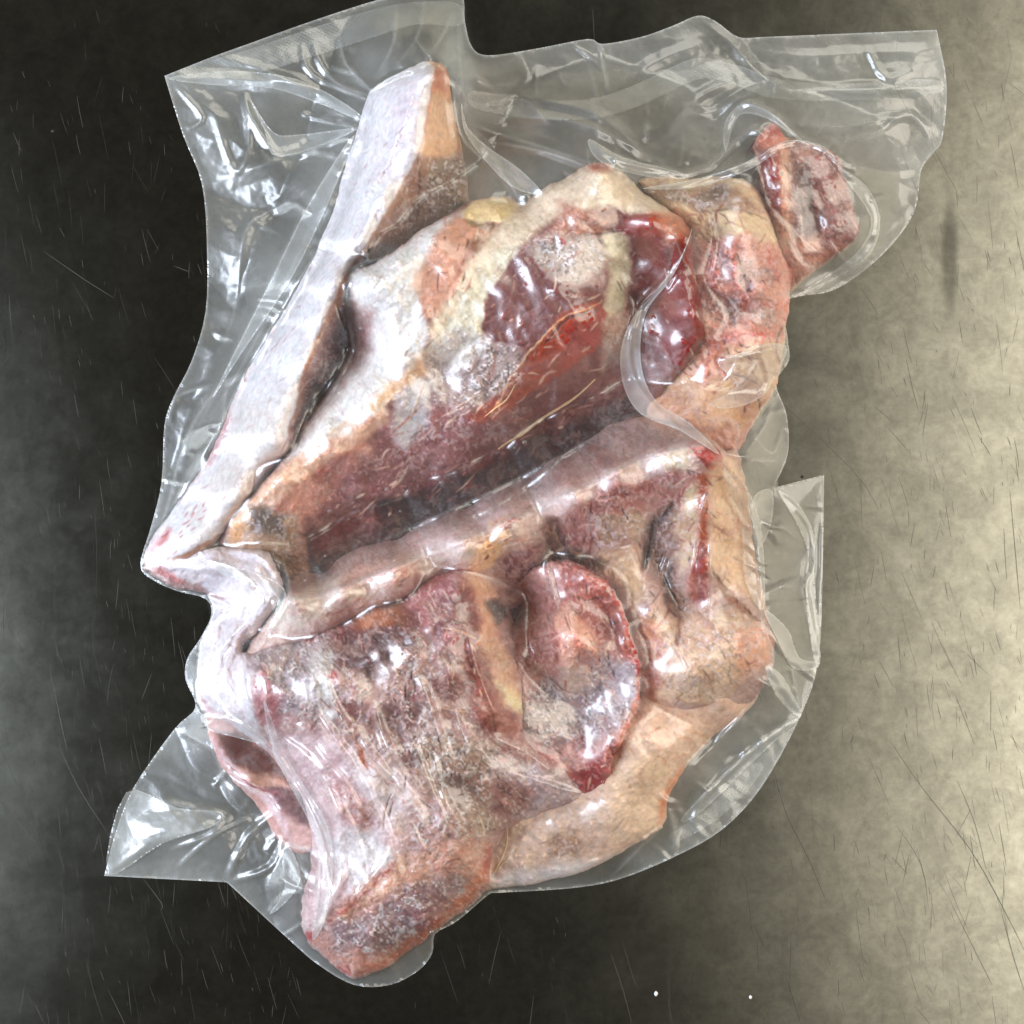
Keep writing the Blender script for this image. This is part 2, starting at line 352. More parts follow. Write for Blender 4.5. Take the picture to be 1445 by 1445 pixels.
paint([(980, 790), (998, 770), (996, 840), (975, 870)], (166, 74, 64), 5, 8, cls=MEAT, frost=0.2)
paint([(1003, 660), (1035, 640), (1060, 700), (1085, 860), (1030, 830), (1003, 790)], (222, 184, 148), 6, 6, cls=FAT, frost=0.2)
stroke([(1005, 800), (1030, 840), (1070, 875)], 3, (150, 104, 70), 2, 8, 0.8, rel=-5)
paint([(900, 870), (940, 860), (1000, 850), (1050, 870), (1070, 930), (1000, 990), (930, 990), (905, 940)], (222, 192, 160), 7, 9, cls=BONE, frost=0.5)
paint([(905, 870), (930, 880), (940, 960), (920, 990), (900, 940)], (206, 136, 108), 6, 8, frost=0.4)
paint([(1030, 890), (1075, 875), (1094, 905), (1080, 940), (1045, 950)], (222, 162, 132), 6, 7, cls=BONE, frost=0.5)
paint([(960, 900), (1000, 880), (1040, 900), (1020, 940), (970, 930)], (206, 170, 136), 8, 10, 0.7, frost=0.6)
stroke([(405, 850), (480, 831), (560, 799), (650, 764), (720, 737), (800, 699), (870, 664), (940, 636), (990, 627)], 5, (212, 198, 190), 4, 3, 0.6, rel=13, taper=False)
tears([(430, 880), (700, 745), (760, 700), (700, 790), (500, 865)], 60, -0.45, 70, 0.3, 14)
tears([(770, 740), (900, 660), (1000, 660), (1000, 850), (920, 870), (840, 800)], 170, 1.5, 71, 0.6, 14)
tears([(1003, 660), (1040, 660), (1085, 870), (1080, 940), (980, 1000), (900, 980), (900, 860)], 170, 1.1, 72, 0.8, 13, 0.7)
stroke([(1003, 790), (1020, 835), (1058, 868), (1075, 878)], 2.5, (150, 104, 78), 2.5, 6, 0.7, rel=-8)
stroke([(905, 870), (925, 930), (960, 985), (1010, 985), (1060, 950)], 3, (206, 168, 130), 3, 8, 0.6, rel=5)
COLE = COL.copy(); FRE = FROST.copy(); CLE = CLS.copy(); RELE = REL.copy()
COL[:] = lin((160, 118, 116)); FROST[:] = 0.5; CLS[:] = MEAT; REL[:] = 0

# --- F: lower left chunk with the white skin flap
paint([(340, 920), (500, 862), (560, 850), (560, 960), (460, 1000), (370, 1010)], (152, 130, 134), 8, 9, frost=0.95)
paint([(470, 890), (540, 850), (640, 800), (680, 820), (640, 870), (560, 900), (480, 950)], (132, 54, 54), 8, 9, frost=0.25)
paint([(500, 860), (560, 855), (570, 880), (520, 890), (490, 880)], (186, 110, 66), 6, 8)
paint([(480, 900), (560, 890), (580, 920), (540, 950), (480, 950)], (92, 42, 40), 8, 9, frost=0.2)
paint([(550, 830), (650, 795), (690, 870), (700, 930), (640, 920), (600, 890)], (170, 98, 104), 8, 9, frost=0.35)
paint([(470, 950), (600, 930), (640, 960), (600, 1010), (480, 1000)], (190, 152, 148), 9, 10, frost=0.8)
paint([(480, 1000), (600, 980), (640, 1050), (600, 1090), (500, 1080)], (150, 108, 108), 8, 10, frost=0.9)
paint([(460, 1000), (520, 990), (500, 1040), (470, 1060)], (128, 58, 56), 8, 9, 0.8)
paint([(560, 960), (610, 950), (620, 1010), (580, 1020)], (120, 50, 48), 8, 9, 0.7)
paint([(370, 940), (400, 990), (390, 1030), (360, 1010), (355, 960)], (168, 96, 104), 6, 8, frost=0.4)
paint([(440, 920), (462, 905), (470, 980), (480, 1030), (450, 1000)], (206, 200, 200), 7, 9, cls=FAT, frost=0.5)
paint([(640, 820), (672, 815), (690, 900), (715, 1000), (745, 1040), (720, 1045), (680, 1030), (660, 950), (645, 880)], (146, 70, 66), 6, 6, cls=MEAT, frost=0.1)
paint([(670, 940), (710, 990), (745, 1035), (700, 1040), (670, 1000)], (170, 88, 70), 7, 6, 0.8)
paint([(662, 800), (690, 795), (706, 825), (700, 880), (722, 930), (742, 1000), (730, 1010), (700, 960), (680, 900), (670, 850)], (212, 168, 138), 6, 10, 0.85, cls=FAT, frost=0.3)
paint([(700, 960), (740, 990), (742, 1010), (716, 1000)], (226, 206, 156), 6, 5)
paint([(685, 850), (712, 845), (714, 870), (700, 880)], (76, 76, 64), 4, 4, rel=-40)  # sunken gap, its shade painted into the colour
paint([(600, 1040), (700, 1050), (720, 1110), (700, 1170), (660, 1180), (620, 1140), (590, 1090)], (156, 124, 108), 8, 10, frost=0.95)
paint([(620, 1080), (680, 1070), (700, 1130), (650, 1150)], (124, 82, 68), 9, 10, frost=0.8)
paint([(690, 1060), (760, 1080), (840, 1120), (790, 1140), (740, 1160), (700, 1150)], (186, 164, 170), 8, 8, frost=0.6)
paint([(700, 1100), (760, 1110), (740, 1150), (700, 1150)], (150, 100, 96), 8, 9, frost=0.7)
paint([(370, 1040), (470, 1030), (560, 1080), (620, 1150), (600, 1200), (540, 1230), (480, 1290), (430, 1320), (420, 1200), (400, 1100)], (206, 176, 180), 10, 9, cls=FAT, frost=0.25)
paint([(500, 1060), (560, 1080), (600, 1150), (560, 1180), (500, 1120)], (218, 200, 204), 9, 9, frost=0.3)
paint([(460, 1090), (500, 1100), (530, 1160), (500, 1180), (465, 1130)], (186, 134, 132), 9, 9, frost=0.6)
paint([(470, 1180), (530, 1170), (560, 1220), (500, 1270), (470, 1230)], (206, 196, 200), 9, 9, frost=0.4)
paint([(570, 1140), (640, 1150), (640, 1200), (590, 1200)], (162, 118, 114), 8, 10, frost=0.8)
paint([(560, 1210), (640, 1180), (692, 1190), (690, 1240), (640, 1290), (540, 1370), (470, 1370), (440, 1330), (450, 1300)], (186, 132, 118), 5, 6, cls=MEAT, frost=0.35)
paint([(560, 1215), (620, 1200), (600, 1240), (520, 1280), (470, 1310)], (206, 162, 140), 8, 7, 0.8)
paint([(560, 1260), (630, 1230), (660, 1250), (600, 1310), (550, 1340), (470, 1345), (460, 1310), (520, 1290)], (142, 110, 116), 8, 9, frost=0.9)
paint([(560, 1260), (610, 1250), (600, 1290), (560, 1300)], (124, 74, 82), 8, 8, 0.8)
stroke([(690, 1200), (680, 1240), (620, 1300), (560, 1350), (500, 1374)], 8, (206, 118, 84), 6, 5, 0.85)
stroke([(690, 1190), (688, 1235)], 6, (196, 78, 62), 4, 4, 0.8)
stroke([(475, 1364), (495, 1372)], 6, (190, 50, 36), 3, 3, 0.9)
stroke([(434, 1318), (440, 1326)], 7, (206, 30, 46), 2.5, 3, 0.9)
stroke([(560, 1210), (520, 1260), (470, 1300), (445, 1320)], 2.5, (196, 92, 96), 2, 8, 0.7)
paint([(200, 795), (262, 772), (330, 768), (382, 778), (406, 835), (372, 885), (350, 925), (356, 1000), (376, 1060), (330, 1030), (280, 1005), (270, 950), (285, 880), (290, 830)],
      (214, 205, 213), 4, 4, cls=FAT, frost=0.0)
stroke([(204, 797), (228, 806), (262, 822)], 6, (206, 84, 84), 5, 6, 0.7)
stroke([(240, 815), (275, 832), (330, 850)], 2.5, (150, 90, 100), 2, 4, 0.7)
stroke([(285, 980), (300, 1008), (340, 1020)], 4, (206, 150, 160), 3, 5, 0.7)
stroke([(405, 850), (380, 880), (352, 925)], 1.2, (176, 140, 110), 1, 3, 0.9, rel=-2)
paint([(428, 898), (446, 893), (450, 902), (432, 908)], (186, 72, 40), 3, 5)
stroke([(450, 895), (490, 880)], 2.5, (190, 84, 56), 2, 6, 0.8)
stroke([(470, 945), (474, 965)], 5, (190, 44, 34), 2.5, 4, 0.9)
for p in ([(505, 1050), (515, 1075), (522, 1085)],):
    stroke(p, 5, (196, 100, 52), 3, 4, 0.9)
stroke([(500, 868), (600, 825), (655, 800)], 3, (180, 76, 70), 3, 5, 0.7)
FROST *= 0.9
for p, c in (([(490, 890), (560, 880), (600, 900), (580, 945), (520, 960), (480, 935)], (84, 34, 34)), ([(600, 850), (650, 830), (660, 880), (620, 900)], (112, 44, 52)),
             ([(530, 1010), (570, 990), (600, 1020), (570, 1060), (535, 1050)], (110, 52, 46)), ([(600, 960), (650, 950), (660, 1010), (620, 1020)], (120, 52, 50)),
             ([(620, 1100), (660, 1080), (680, 1120), (640, 1150)], (88, 54, 42)), ([(470, 990), (500, 980), (510, 1030), (480, 1040)], (116, 50, 52)),
             ([(690, 1100), (740, 1115), (730, 1150), (700, 1150)], (120, 62, 62)), ([(575, 1290), (620, 1260), (640, 1280), (590, 1320)], (126, 66, 74))):
    paint(p, c, 7, 12, 0.75, frost=0.3)
tears([(360, 930), (650, 800), (740, 1040), (690, 1180), (600, 1200), (480, 1050)], 260, 1.1, 73, 0.6, 13)
tears([(560, 1210), (690, 1190), (640, 1290), (470, 1370), (450, 1320)], 90, -0.6, 74, 0.4, 13, 0.7)
for k, p in enumerate(([(225, 800), (290, 800), (345, 820), (370, 850)], [(240, 790), (310, 786), (370, 800), (395, 840)], [(345, 850), (325, 890), (305, 940), (300, 1000)],
                       [(365, 870), (342, 910), (330, 960), (345, 1015)], [(310, 850), (300, 900), (290, 950)], [(385, 850), (360, 900), (350, 960)])):
    stroke(p, 6, None, 5, 5, 1, rel=(-1) ** k * 9)
COLF = COL.copy(); FRF = FROST.copy(); CLF = CLS.copy(); RELF = REL.copy()
COL[:] = lin((192, 140, 132)); FROST[:] = 0.3; CLS[:] = MEAT; REL[:] = 0

# --- G: round joint with the red rim
paint([(720, 850), (780, 800), (840, 815), (880, 870), (900, 940), (890, 1010), (860, 1060), (840, 1130), (740, 1050), (715, 940)], (178, 132, 126), 5, 5)
paint([(790, 800), (850, 810), (890, 880), (905, 950), (880, 930), (850, 880), (800, 850)], (190, 100, 88), 6, 7, frost=0.2)
paint([(780, 850), (850, 860), (880, 920), (850, 930), (800, 900)], (170, 92, 84), 8, 9, frost=0.4)
paint([(745, 980), (850, 930), (895, 940), (890, 1010), (840, 1040), (770, 1050)], (150, 132, 134), 8, 9, frost=1.0, cls=BONE)
paint([(740, 1000), (800, 985), (800, 1020), (770, 1050), (745, 1030)], (104, 84, 74), 8, 10, frost=0.9)
paint([(850, 920), (896, 930), (894, 990), (860, 990)], (182, 166, 172), 8, 8, frost=0.5)
paint([(716, 860), (735, 850), (760, 880), (770, 940), (740, 950), (720, 900)], (140, 84, 76), 6, 7)
paint([(735, 820), (765, 825), (775, 880), (800, 940), (790, 960), (760, 940), (735, 870)], (190, 128, 122), 6, 7, cls=MEAT)
paint([(780, 870), (800, 850), (830, 880), (845, 905), (842, 925), (815, 915), (800, 960), (788, 920)], (228, 172, 150), 4, 6, cls=FAT, rel=9)
paint([(805, 895), (825, 900), (825, 925), (808, 915)], (200, 108, 84), 4, 5, 0.8, rel=-4)
paint([(790, 940), (825, 935), (832, 965), (800, 985), (785, 965)], (206, 178, 162), 5, 7, cls=FAT, frost=0.3, rel=4)
stroke([(776, 880), (785, 910), (780, 940)], 4, (192, 60, 60), 3, 6, 0.8)
stroke([(800, 800), (845, 810), (882, 870), (902, 945), (900, 1000)], 4, (196, 58, 46), 3, 5, 0.8, rel=2)
stroke([(893, 880), (902, 940), (898, 960)], 3.5, (176, 28, 28), 2, 4, 0.8)
stroke([(900, 990), (890, 1030), (865, 1065)], 9, (206, 100, 70), 6, 6, 0.9)
paint([(750, 1050), (800, 1060), (860, 1050), (866, 1070), (852, 1110), (838, 1130), (790, 1100), (755, 1078)], (188, 92, 86), 5, 7, cls=CLOT, frost=0.3)
paint([(780, 1055), (830, 1060), (830, 1085), (790, 1085)], (206, 156, 148), 6, 9, 0.9, frost=0.5)
paint([(820, 1080), (856, 1066), (850, 1105), (836, 1126), (815, 1105)], (182, 52, 50), 6, 8, 0.9)
paint([(755, 1045), (800, 1045), (790, 1060), (765, 1062)], (96, 50, 56), 5, 6, 0.8)
paint([(712, 850), (728, 842), (736, 852), (726, 876), (712, 880)], (22, 16, 14), 2.5, 3)  # hole beside the joint: the dark of the gap painted on
tears([(740, 830), (800, 805), (860, 830), (895, 950), (860, 1060), (835, 1110), (760, 1040)], 190, 1.2, 75, 0.8, 12)
COLG = COL.copy(); FRG = FROST.copy(); CLG = CLS.copy(); RELG = REL.copy()
COL[:] = lin((226, 196, 168)); FROST[:] = 0.1; CLS[:] = FAT; REL[:] = 0

# --- H: cream fat piece along the bottom right
paint([(880, 1000), (960, 960), (1090, 920), (1060, 1000), (960, 1090), (920, 1060)], (222, 188, 160), 8, 8)
paint([(850, 1100), (920, 1050), (945, 1090), (935, 1165), (860, 1200)], (228, 198, 164), 8, 8)
stroke([(965, 1085), (940, 1130), (934, 1160)], 8, (222, 136, 84), 6, 5, 0.8)
paint([(690, 1190), (780, 1140), (850, 1130), (860, 1190), (780, 1235), (690, 1250)], (214, 188, 164), 8, 8)
paint([(770, 1185), (820, 1175), (820, 1210), (780, 1210)], (170, 134, 98), 7, 9, frost=0.4, cls=MEAT)
paint([(690, 1230), (760, 1225), (860, 1210), (800, 1245), (700, 1256)], (222, 216, 210), 8, 5, 0.8)
stroke([(900, 985), (880, 1040), (850, 1080)], 6, (214, 130, 92), 5, 7, 0.7)
for k in range(14):
    x = 880 + _r.rand() * 120; y = 1000 + _r.rand() * 70
    stroke([(x, y), (x + 8, y + 2), (x + 12, y + 8)], 2.0, (200, 150, 104), 2, 5, 0.5, rel=-2)
tears([(900, 1000), (1070, 960), (940, 1080), (930, 1160), (720, 1240), (720, 1200), (860, 1100)], 60, -0.6, 76, 0.6, 14, 0.4)
COLH = COL.copy(); FRH = FROST.copy(); CLH = CLS.copy(); RELH = REL.copy()
COL[:] = lin((206, 160, 152)); FROST[:] = 0.0; CLS[:] = FAT; REL[:] = 0

# --- I: small rolled edge at the left
paint([(300, 1030), (330, 1032), (380, 1060), (420, 1110), (380, 1110), (330, 1085)], (112, 50, 36), 5, 5, cls=MEAT)
paint([(330, 1080), (400, 1100), (425, 1120), (400, 1130), (350, 1110)], (196, 150, 130), 5, 6, cls=FAT)
paint([(370, 1110), (430, 1115), (450, 1170), (420, 1160), (390, 1140)], (112, 34, 40), 5, 6, cls=MEAT)
stroke([(296, 1040), (330, 1090), (380, 1130), (410, 1180)], 7, (226, 200, 204), 4, 6, 0.8)
stroke([(318, 1075), (345, 1100), (400, 1128)], 1.6, (170, 70, 76), 1.2, 5, 0.8)
COLI = COL.copy(); FRI = FROST.copy(); CLI = CLS.copy(); RELI = REL.copy()

PIECES = [
    ('flat_bone', 'long narrow frozen bone in white skin along the upper left of the pack', 'meaty bone',
     [(600, 86, 120), (630, 96, 110), (638, 150, 90), (652, 210, 80), (660, 262, 60), (655, 300, 50), (600, 335, 45), (540, 365, 45), (510, 390, 40), (498, 440, 35), (492, 520, 35),
      (445, 605, 35), (408, 650, 60), (352, 709, 90), (302, 769, 80), (262, 792, 60), (204, 798, 30), (215, 760, 30), (245, 718, 30), (290, 655, 30), (315, 600, 30), (340, 540, 30),
      (365, 495, 30), (400, 440, 30), (440, 368, 30), (470, 300, 30), (490, 228, 35), (505, 178, 50), (522, 130, 80), (560, 105, 110)],
     [(608, 100, 165), (596, 160, 165), (583, 215, 165), (545, 290, 160), (515, 345, 155), (480, 400, 150), (455, 450, 150), (432, 510, 150), (410, 570, 145), (398, 630, 135),
      (340, 700, 120), (270, 765, 80), (560, 150, 140), (530, 230, 115), (490, 320, 100), (430, 440, 95), (380, 530, 90), (340, 610, 85), (300, 690, 70), (620, 240, 110),
      (570, 300, 100), (530, 355, 80), (475, 480, 80), (435, 570, 80)], COLA, FRA, CLA, RELA, 1.3),
    ('meat_chunk', 'biggest frozen meat chunk, with white fat ridge, orange muscle and red flap', 'meat',
     [(496, 385, 150), (530, 370, 160), (565, 345, 160), (600, 322, 150), (640, 298, 140), (672, 282, 120), (715, 276, 110), (736, 290, 120), (760, 272, 140), (800, 248, 160),
      (845, 230, 185), (880, 243, 170), (905, 268, 160), (945, 292, 170), (975, 320, 185), (985, 390, 180), (996, 475, 170), (965, 525, 150), (920, 580, 80), (880, 620, 50),
      (800, 665, 45), (700, 715, 45), (600, 760, 45), (520, 795, 40), (430, 838, 40), (395, 818, 40), (330, 780, 60), (306, 766, 60), (343, 710, 110), (402, 642, 120), (438, 590, 110),
      (478, 525, 80), (492, 470, 60), (484, 425, 90)],
     [(522, 400, 195), (560, 370, 190), (610, 335, 180), (600, 400, 190), (560, 440, 185), (590, 470, 185), (575, 505, 180), (520, 560, 168), (460, 612, 152), (400, 670, 140),
      (350, 735, 110), (620, 520, 150), (600, 600, 135), (540, 640, 120), (480, 680, 105), (400, 750, 90), (512, 450, 125), (502, 510, 85), (700, 300, 150), (690, 330, 160),
      (740, 330, 188), (850, 245, 208), (800, 300, 203), (730, 400, 196), (700, 470, 185), (650, 520, 160), (780, 360, 207), (860, 300, 205), (920, 305, 208), (962, 330, 214),
      (976, 440, 198), (900, 350, 165), (880, 430, 135), (930, 420, 150), (950, 510, 145), (840, 450, 190), (800, 500, 172), (740, 540, 150), (700, 600, 120), (640, 640, 105),
      (560, 680, 85), (480, 740, 58), (860, 520, 80), (820, 570, 40), (760, 610, 34), (700, 650, 44), (600, 710, 34)], COLB, FRB, CLB, RELB, 3.2),
    ('vertebra_block', 'pale pink frozen vertebra block right of the red flap, under a creased film fold', 'meaty bone',
     [(900, 256, 100), (960, 250, 110), (1045, 253, 120), (1078, 285, 110), (1100, 340, 100), (1112, 365, 90), (1128, 378, 70), (1116, 402, 80), (1106, 480, 80), (1098, 540, 70),
      (1066, 592, 60), (1040, 636, 60), (1000, 650, 60), (960, 625, 60), (915, 600, 60), (905, 550, 80), (940, 480, 100), (960, 400, 120), (955, 320, 120)],
     [(960, 285, 150), (1030, 290, 160), (1070, 330, 160), (1085, 400, 150), (1080, 480, 135), (1060, 540, 120), (1010, 580, 110), (1020, 330, 168), (1000, 400, 162), (1040, 450, 150),
      (990, 520, 140), (1000, 300, 150), (920, 275, 110), (1010, 272, 125)], COLC, FRC, CLC, RELC, 3.5),
    ('bone_end', 'small dark red bone end sticking out at the upper right of the pack', 'meaty bone',
     [(1088, 173, 80), (1108, 190, 95), (1145, 202, 95), (1176, 212, 100), (1190, 236, 100), (1203, 285, 95), (1214, 326, 90), (1196, 348, 85), (1155, 378, 70), (1120, 408, 40), (1098, 400, 40),
      (1088, 330, 80), (1075, 280, 90), (1067, 240, 90), (1066, 204, 80)],
     [(1090, 230, 130), (1100, 290, 125), (1112, 330, 100), (1130, 245, 114), (1140, 300, 104), (1150, 340, 94), (1162, 255, 116), (1184, 315, 104), (1120, 370, 90), (1112, 215, 105)], COLD, FRD, CLD, RELD, 2.5),
    ('bone_slab', 'frozen bone slab whose pale diagonal ridge ends in a red tip', 'meaty bone',
     [(398, 832, 80), (430, 800, 35), (520, 762, 32), (620, 722, 32), (720, 676, 32), (800, 636, 35), (860, 592, 35), (905, 583, 60), (960, 604, 130), (1000, 616, 180), (1022, 636, 190),
      (1040, 632, 110), (1056, 700, 90), (1068, 790, 80), (1082, 868, 80), (1093, 905, 70), (1086, 945, 70), (1060, 990, 60), (990, 1015, 60), (930, 1000, 80), (890, 960, 90),
      (880, 880, 100), (850, 830, 100), (790, 820, 90), (740, 850, 60), (700, 860, 80), (660, 815, 125), (600, 835, 125), (500, 880, 120), (420, 912, 110), (348, 932, 90), (370, 880, 95),
      (396, 850, 100)],
     [(410, 850, 155), (480, 832, 172), (560, 800, 182), (650, 765, 192), (720, 738, 200), (800, 700, 210), (870, 665, 216), (940, 637, 222), (990, 628, 226), (1010, 655, 220),
      (460, 814, 62), (560, 768, 62), (660, 726, 66), (760, 682, 72), (850, 632, 82), (910, 607, 100), (900, 700, 188), (820, 745, 165), (785, 775, 105), (870, 790, 135),
      (960, 700, 180), (990, 720, 196), (945, 790, 100), (955, 860, 95), (995, 800, 165), (1000, 880, 140), (920, 860, 140), (970, 950, 150), (1050, 900, 140), (1040, 950, 120),
      (1030, 800, 110), (640, 800, 150), (500, 862, 140)], COLE, FRE, CLE, RELE, 2.8),
    ('meat_end', 'lower left frozen meat piece with white skin flap and a rounded end', 'meat',
     [(345, 918, 100), (420, 900, 110), (500, 862, 120), (560, 838, 120), (655, 790, 130), (705, 825, 110), (724, 880, 80), (745, 960, 100), (752, 1030, 100), (790, 1055, 80),
      (842, 1115, 60), (815, 1140, 60), (770, 1152, 60), (720, 1172, 60), (694, 1212, 60), (690, 1248, 50), (660, 1280, 45), (600, 1325, 40), (545, 1366, 40), (500, 1380, 40),
      (460, 1357, 40), (432, 1322, 40), (424, 1275, 40), (440, 1220, 40), (430, 1160, 50), (412, 1110, 50), (376, 1062, 60), (320, 1024, 45), (284, 1004, 30), (277, 950, 30),
      (287, 900, 35), (300, 865, 35), (290, 838, 30), (250, 830, 30), (215, 812, 25), (203, 797, 25), (260, 773, 50), (330, 773, 80), (380, 780, 110), (404, 832, 120), (374, 882, 110)],
     [(300, 795, 85), (360, 800, 118), (388, 840, 128), (335, 845, 75), (330, 900, 88), (315, 960, 80), (350, 1000, 130), (365, 945, 155), (450, 930, 178), (550, 880, 190),
      (650, 830, 190), (690, 900, 182), (700, 1000, 165), (650, 1000, 182), (550, 1000, 187), (450, 1020, 172), (500, 1100, 165), (600, 1100, 167), (700, 1080, 142), (650, 1180, 142),
      (560, 1200, 138), (470, 1150, 120), (430, 1090, 105), (460, 1240, 98), (500, 1280, 112), (600, 1250, 128), (660, 1230, 112), (520, 1340, 88), (600, 1300, 97), (450, 1300, 75),
      (780, 1100, 105), (740, 1130, 90)], COLF, FRF, CLF, RELF, 3.8),
    ('round_joint', 'round frozen joint face with a red rim and a dark hole beside it, lower middle', 'joint',
     [(708, 850, 60), (735, 815, 110), (765, 800, 140), (800, 793, 150), (850, 815, 160), (887, 880, 152), (904, 940, 140), (897, 1010, 128), (868, 1060, 130), (854, 1105, 90),
      (837, 1130, 70), (790, 1100, 90), (745, 1055, 110), (738, 990, 125), (720, 930, 120), (706, 880, 60)],
     [(790, 850, 138), (805, 895, 168), (832, 915, 160), (790, 940, 130), (762, 965, 92), (815, 1000, 92), (862, 955, 112), (790, 1040, 96), (840, 1050, 104), (860, 880, 122),
      (740, 850, 60), (722, 862, 20), (757, 880, 118)], COLG, FRG, CLG, RELG, 3.0),
    ('fat_strip', 'cream yellow frozen fat piece forming the lower right rim of the pack', 'fat',
     [(1090, 925, 50), (1062, 995, 45), (1010, 1037, 40), (967, 1085, 40), (942, 1130, 40), (934, 1168, 35), (850, 1217, 35), (780, 1242, 30), (700, 1254, 30), (672, 1250, 30),
      (672, 1180, 30), (740, 1110, 40), (840, 1040, 50), (890, 980, 60), (960, 950, 60), (1040, 940, 60)],
     [(1020, 985, 92), (940, 1050, 98), (900, 1100, 92), (870, 1150, 78), (800, 1190, 60), (740, 1210, 52), (880, 1040, 100)], COLH, FRH, CLH, RELH, 2.8),
    ('rolled_edge', 'small curled strip of brown and dark red meat at the lower left', 'meat',
     [(290, 1008, 20), (330, 1010, 40), (390, 1045, 50), (435, 1105, 60), (460, 1165, 60), (440, 1200, 40), (402, 1196, 20), (365, 1140, 20), (315, 1087, 20), (296, 1045, 20)],
     [(325, 1035, 50), (345, 1062, 30), (385, 1085, 34), (405, 1125, 48), (350, 1100, 42)], COLI, FRI, CLI, RELI, 1.5),
]


def to_world(x, y, z):
    k = (1 - z / HP) * PX
    return np.stack([(x - 722.5) * k, (722.5 - y) * k, z * PX], -1).astype(F32)


def node_mat(name):
    m = bpy.data.materials.new(name); m.use_nodes = True
    nt = m.node_tree; nt.nodes.clear()
    return m, nt, lambda t: nt.nodes.new('ShaderNode' + t), nt.links.new


# ------------------------------------------------------------------ materials
def meat_material():
    m, nt, N, L = node_mat('frozen_meat')
    out = N('OutputMaterial'); b = N('BsdfPrincipled'); L(b.outputs[0], out.inputs[0])
    at = N('Attribute'); at.attribute_name = 'tint'
    co = N('TexCoord'); n1 = N('TexNoise'); n1.inputs['Scale'].default_value = 420; n1.inputs['Detail'].default_value = 6
    L(co.outputs['Object'], n1.inputs['Vector'])
    r = N('MapRange'); r.inputs[1].default_value = 0.25; r.inputs[2].default_value = 0.75; r.inputs[3].default_value = 0.78; r.inputs[4].default_value = 1.16
    L(n1.outputs[0], r.inputs[0])
    mx = N('VectorMath'); mx.operation = 'SCALE'; L(at.outputs['Color'], mx.inputs[0]); L(r.outputs[0], mx.inputs['Scale'])
    L(mx.outputs[0], b.inputs['Base Color'])
    b.inputs['Roughness'].default_value = 0.5
    b.inputs['Specular IOR Level'].default_value = 0.35
    b.inputs['Subsurface Weight'].default_value = 0.12
    b.inputs['Subsurface Radius'].default_value = (1.0, 0.45, 0.3); b.inputs['Subsurface Scale'].default_value = 0.0025
    n2 = N('TexNoise'); n2.inputs['Scale'].default_value = 900; n2.inputs['Detail'].default_value = 4; L(co.outputs['Object'], n2.inputs['Vector'])
    bp = N('Bump'); bp.inputs['Strength'].default_value = 0.32; bp.inputs['Distance'].default_value = 0.0005
    L(n2.outputs[0], bp.inputs['Height']); L(bp.outputs[0], b.inputs['Normal'])
    return m


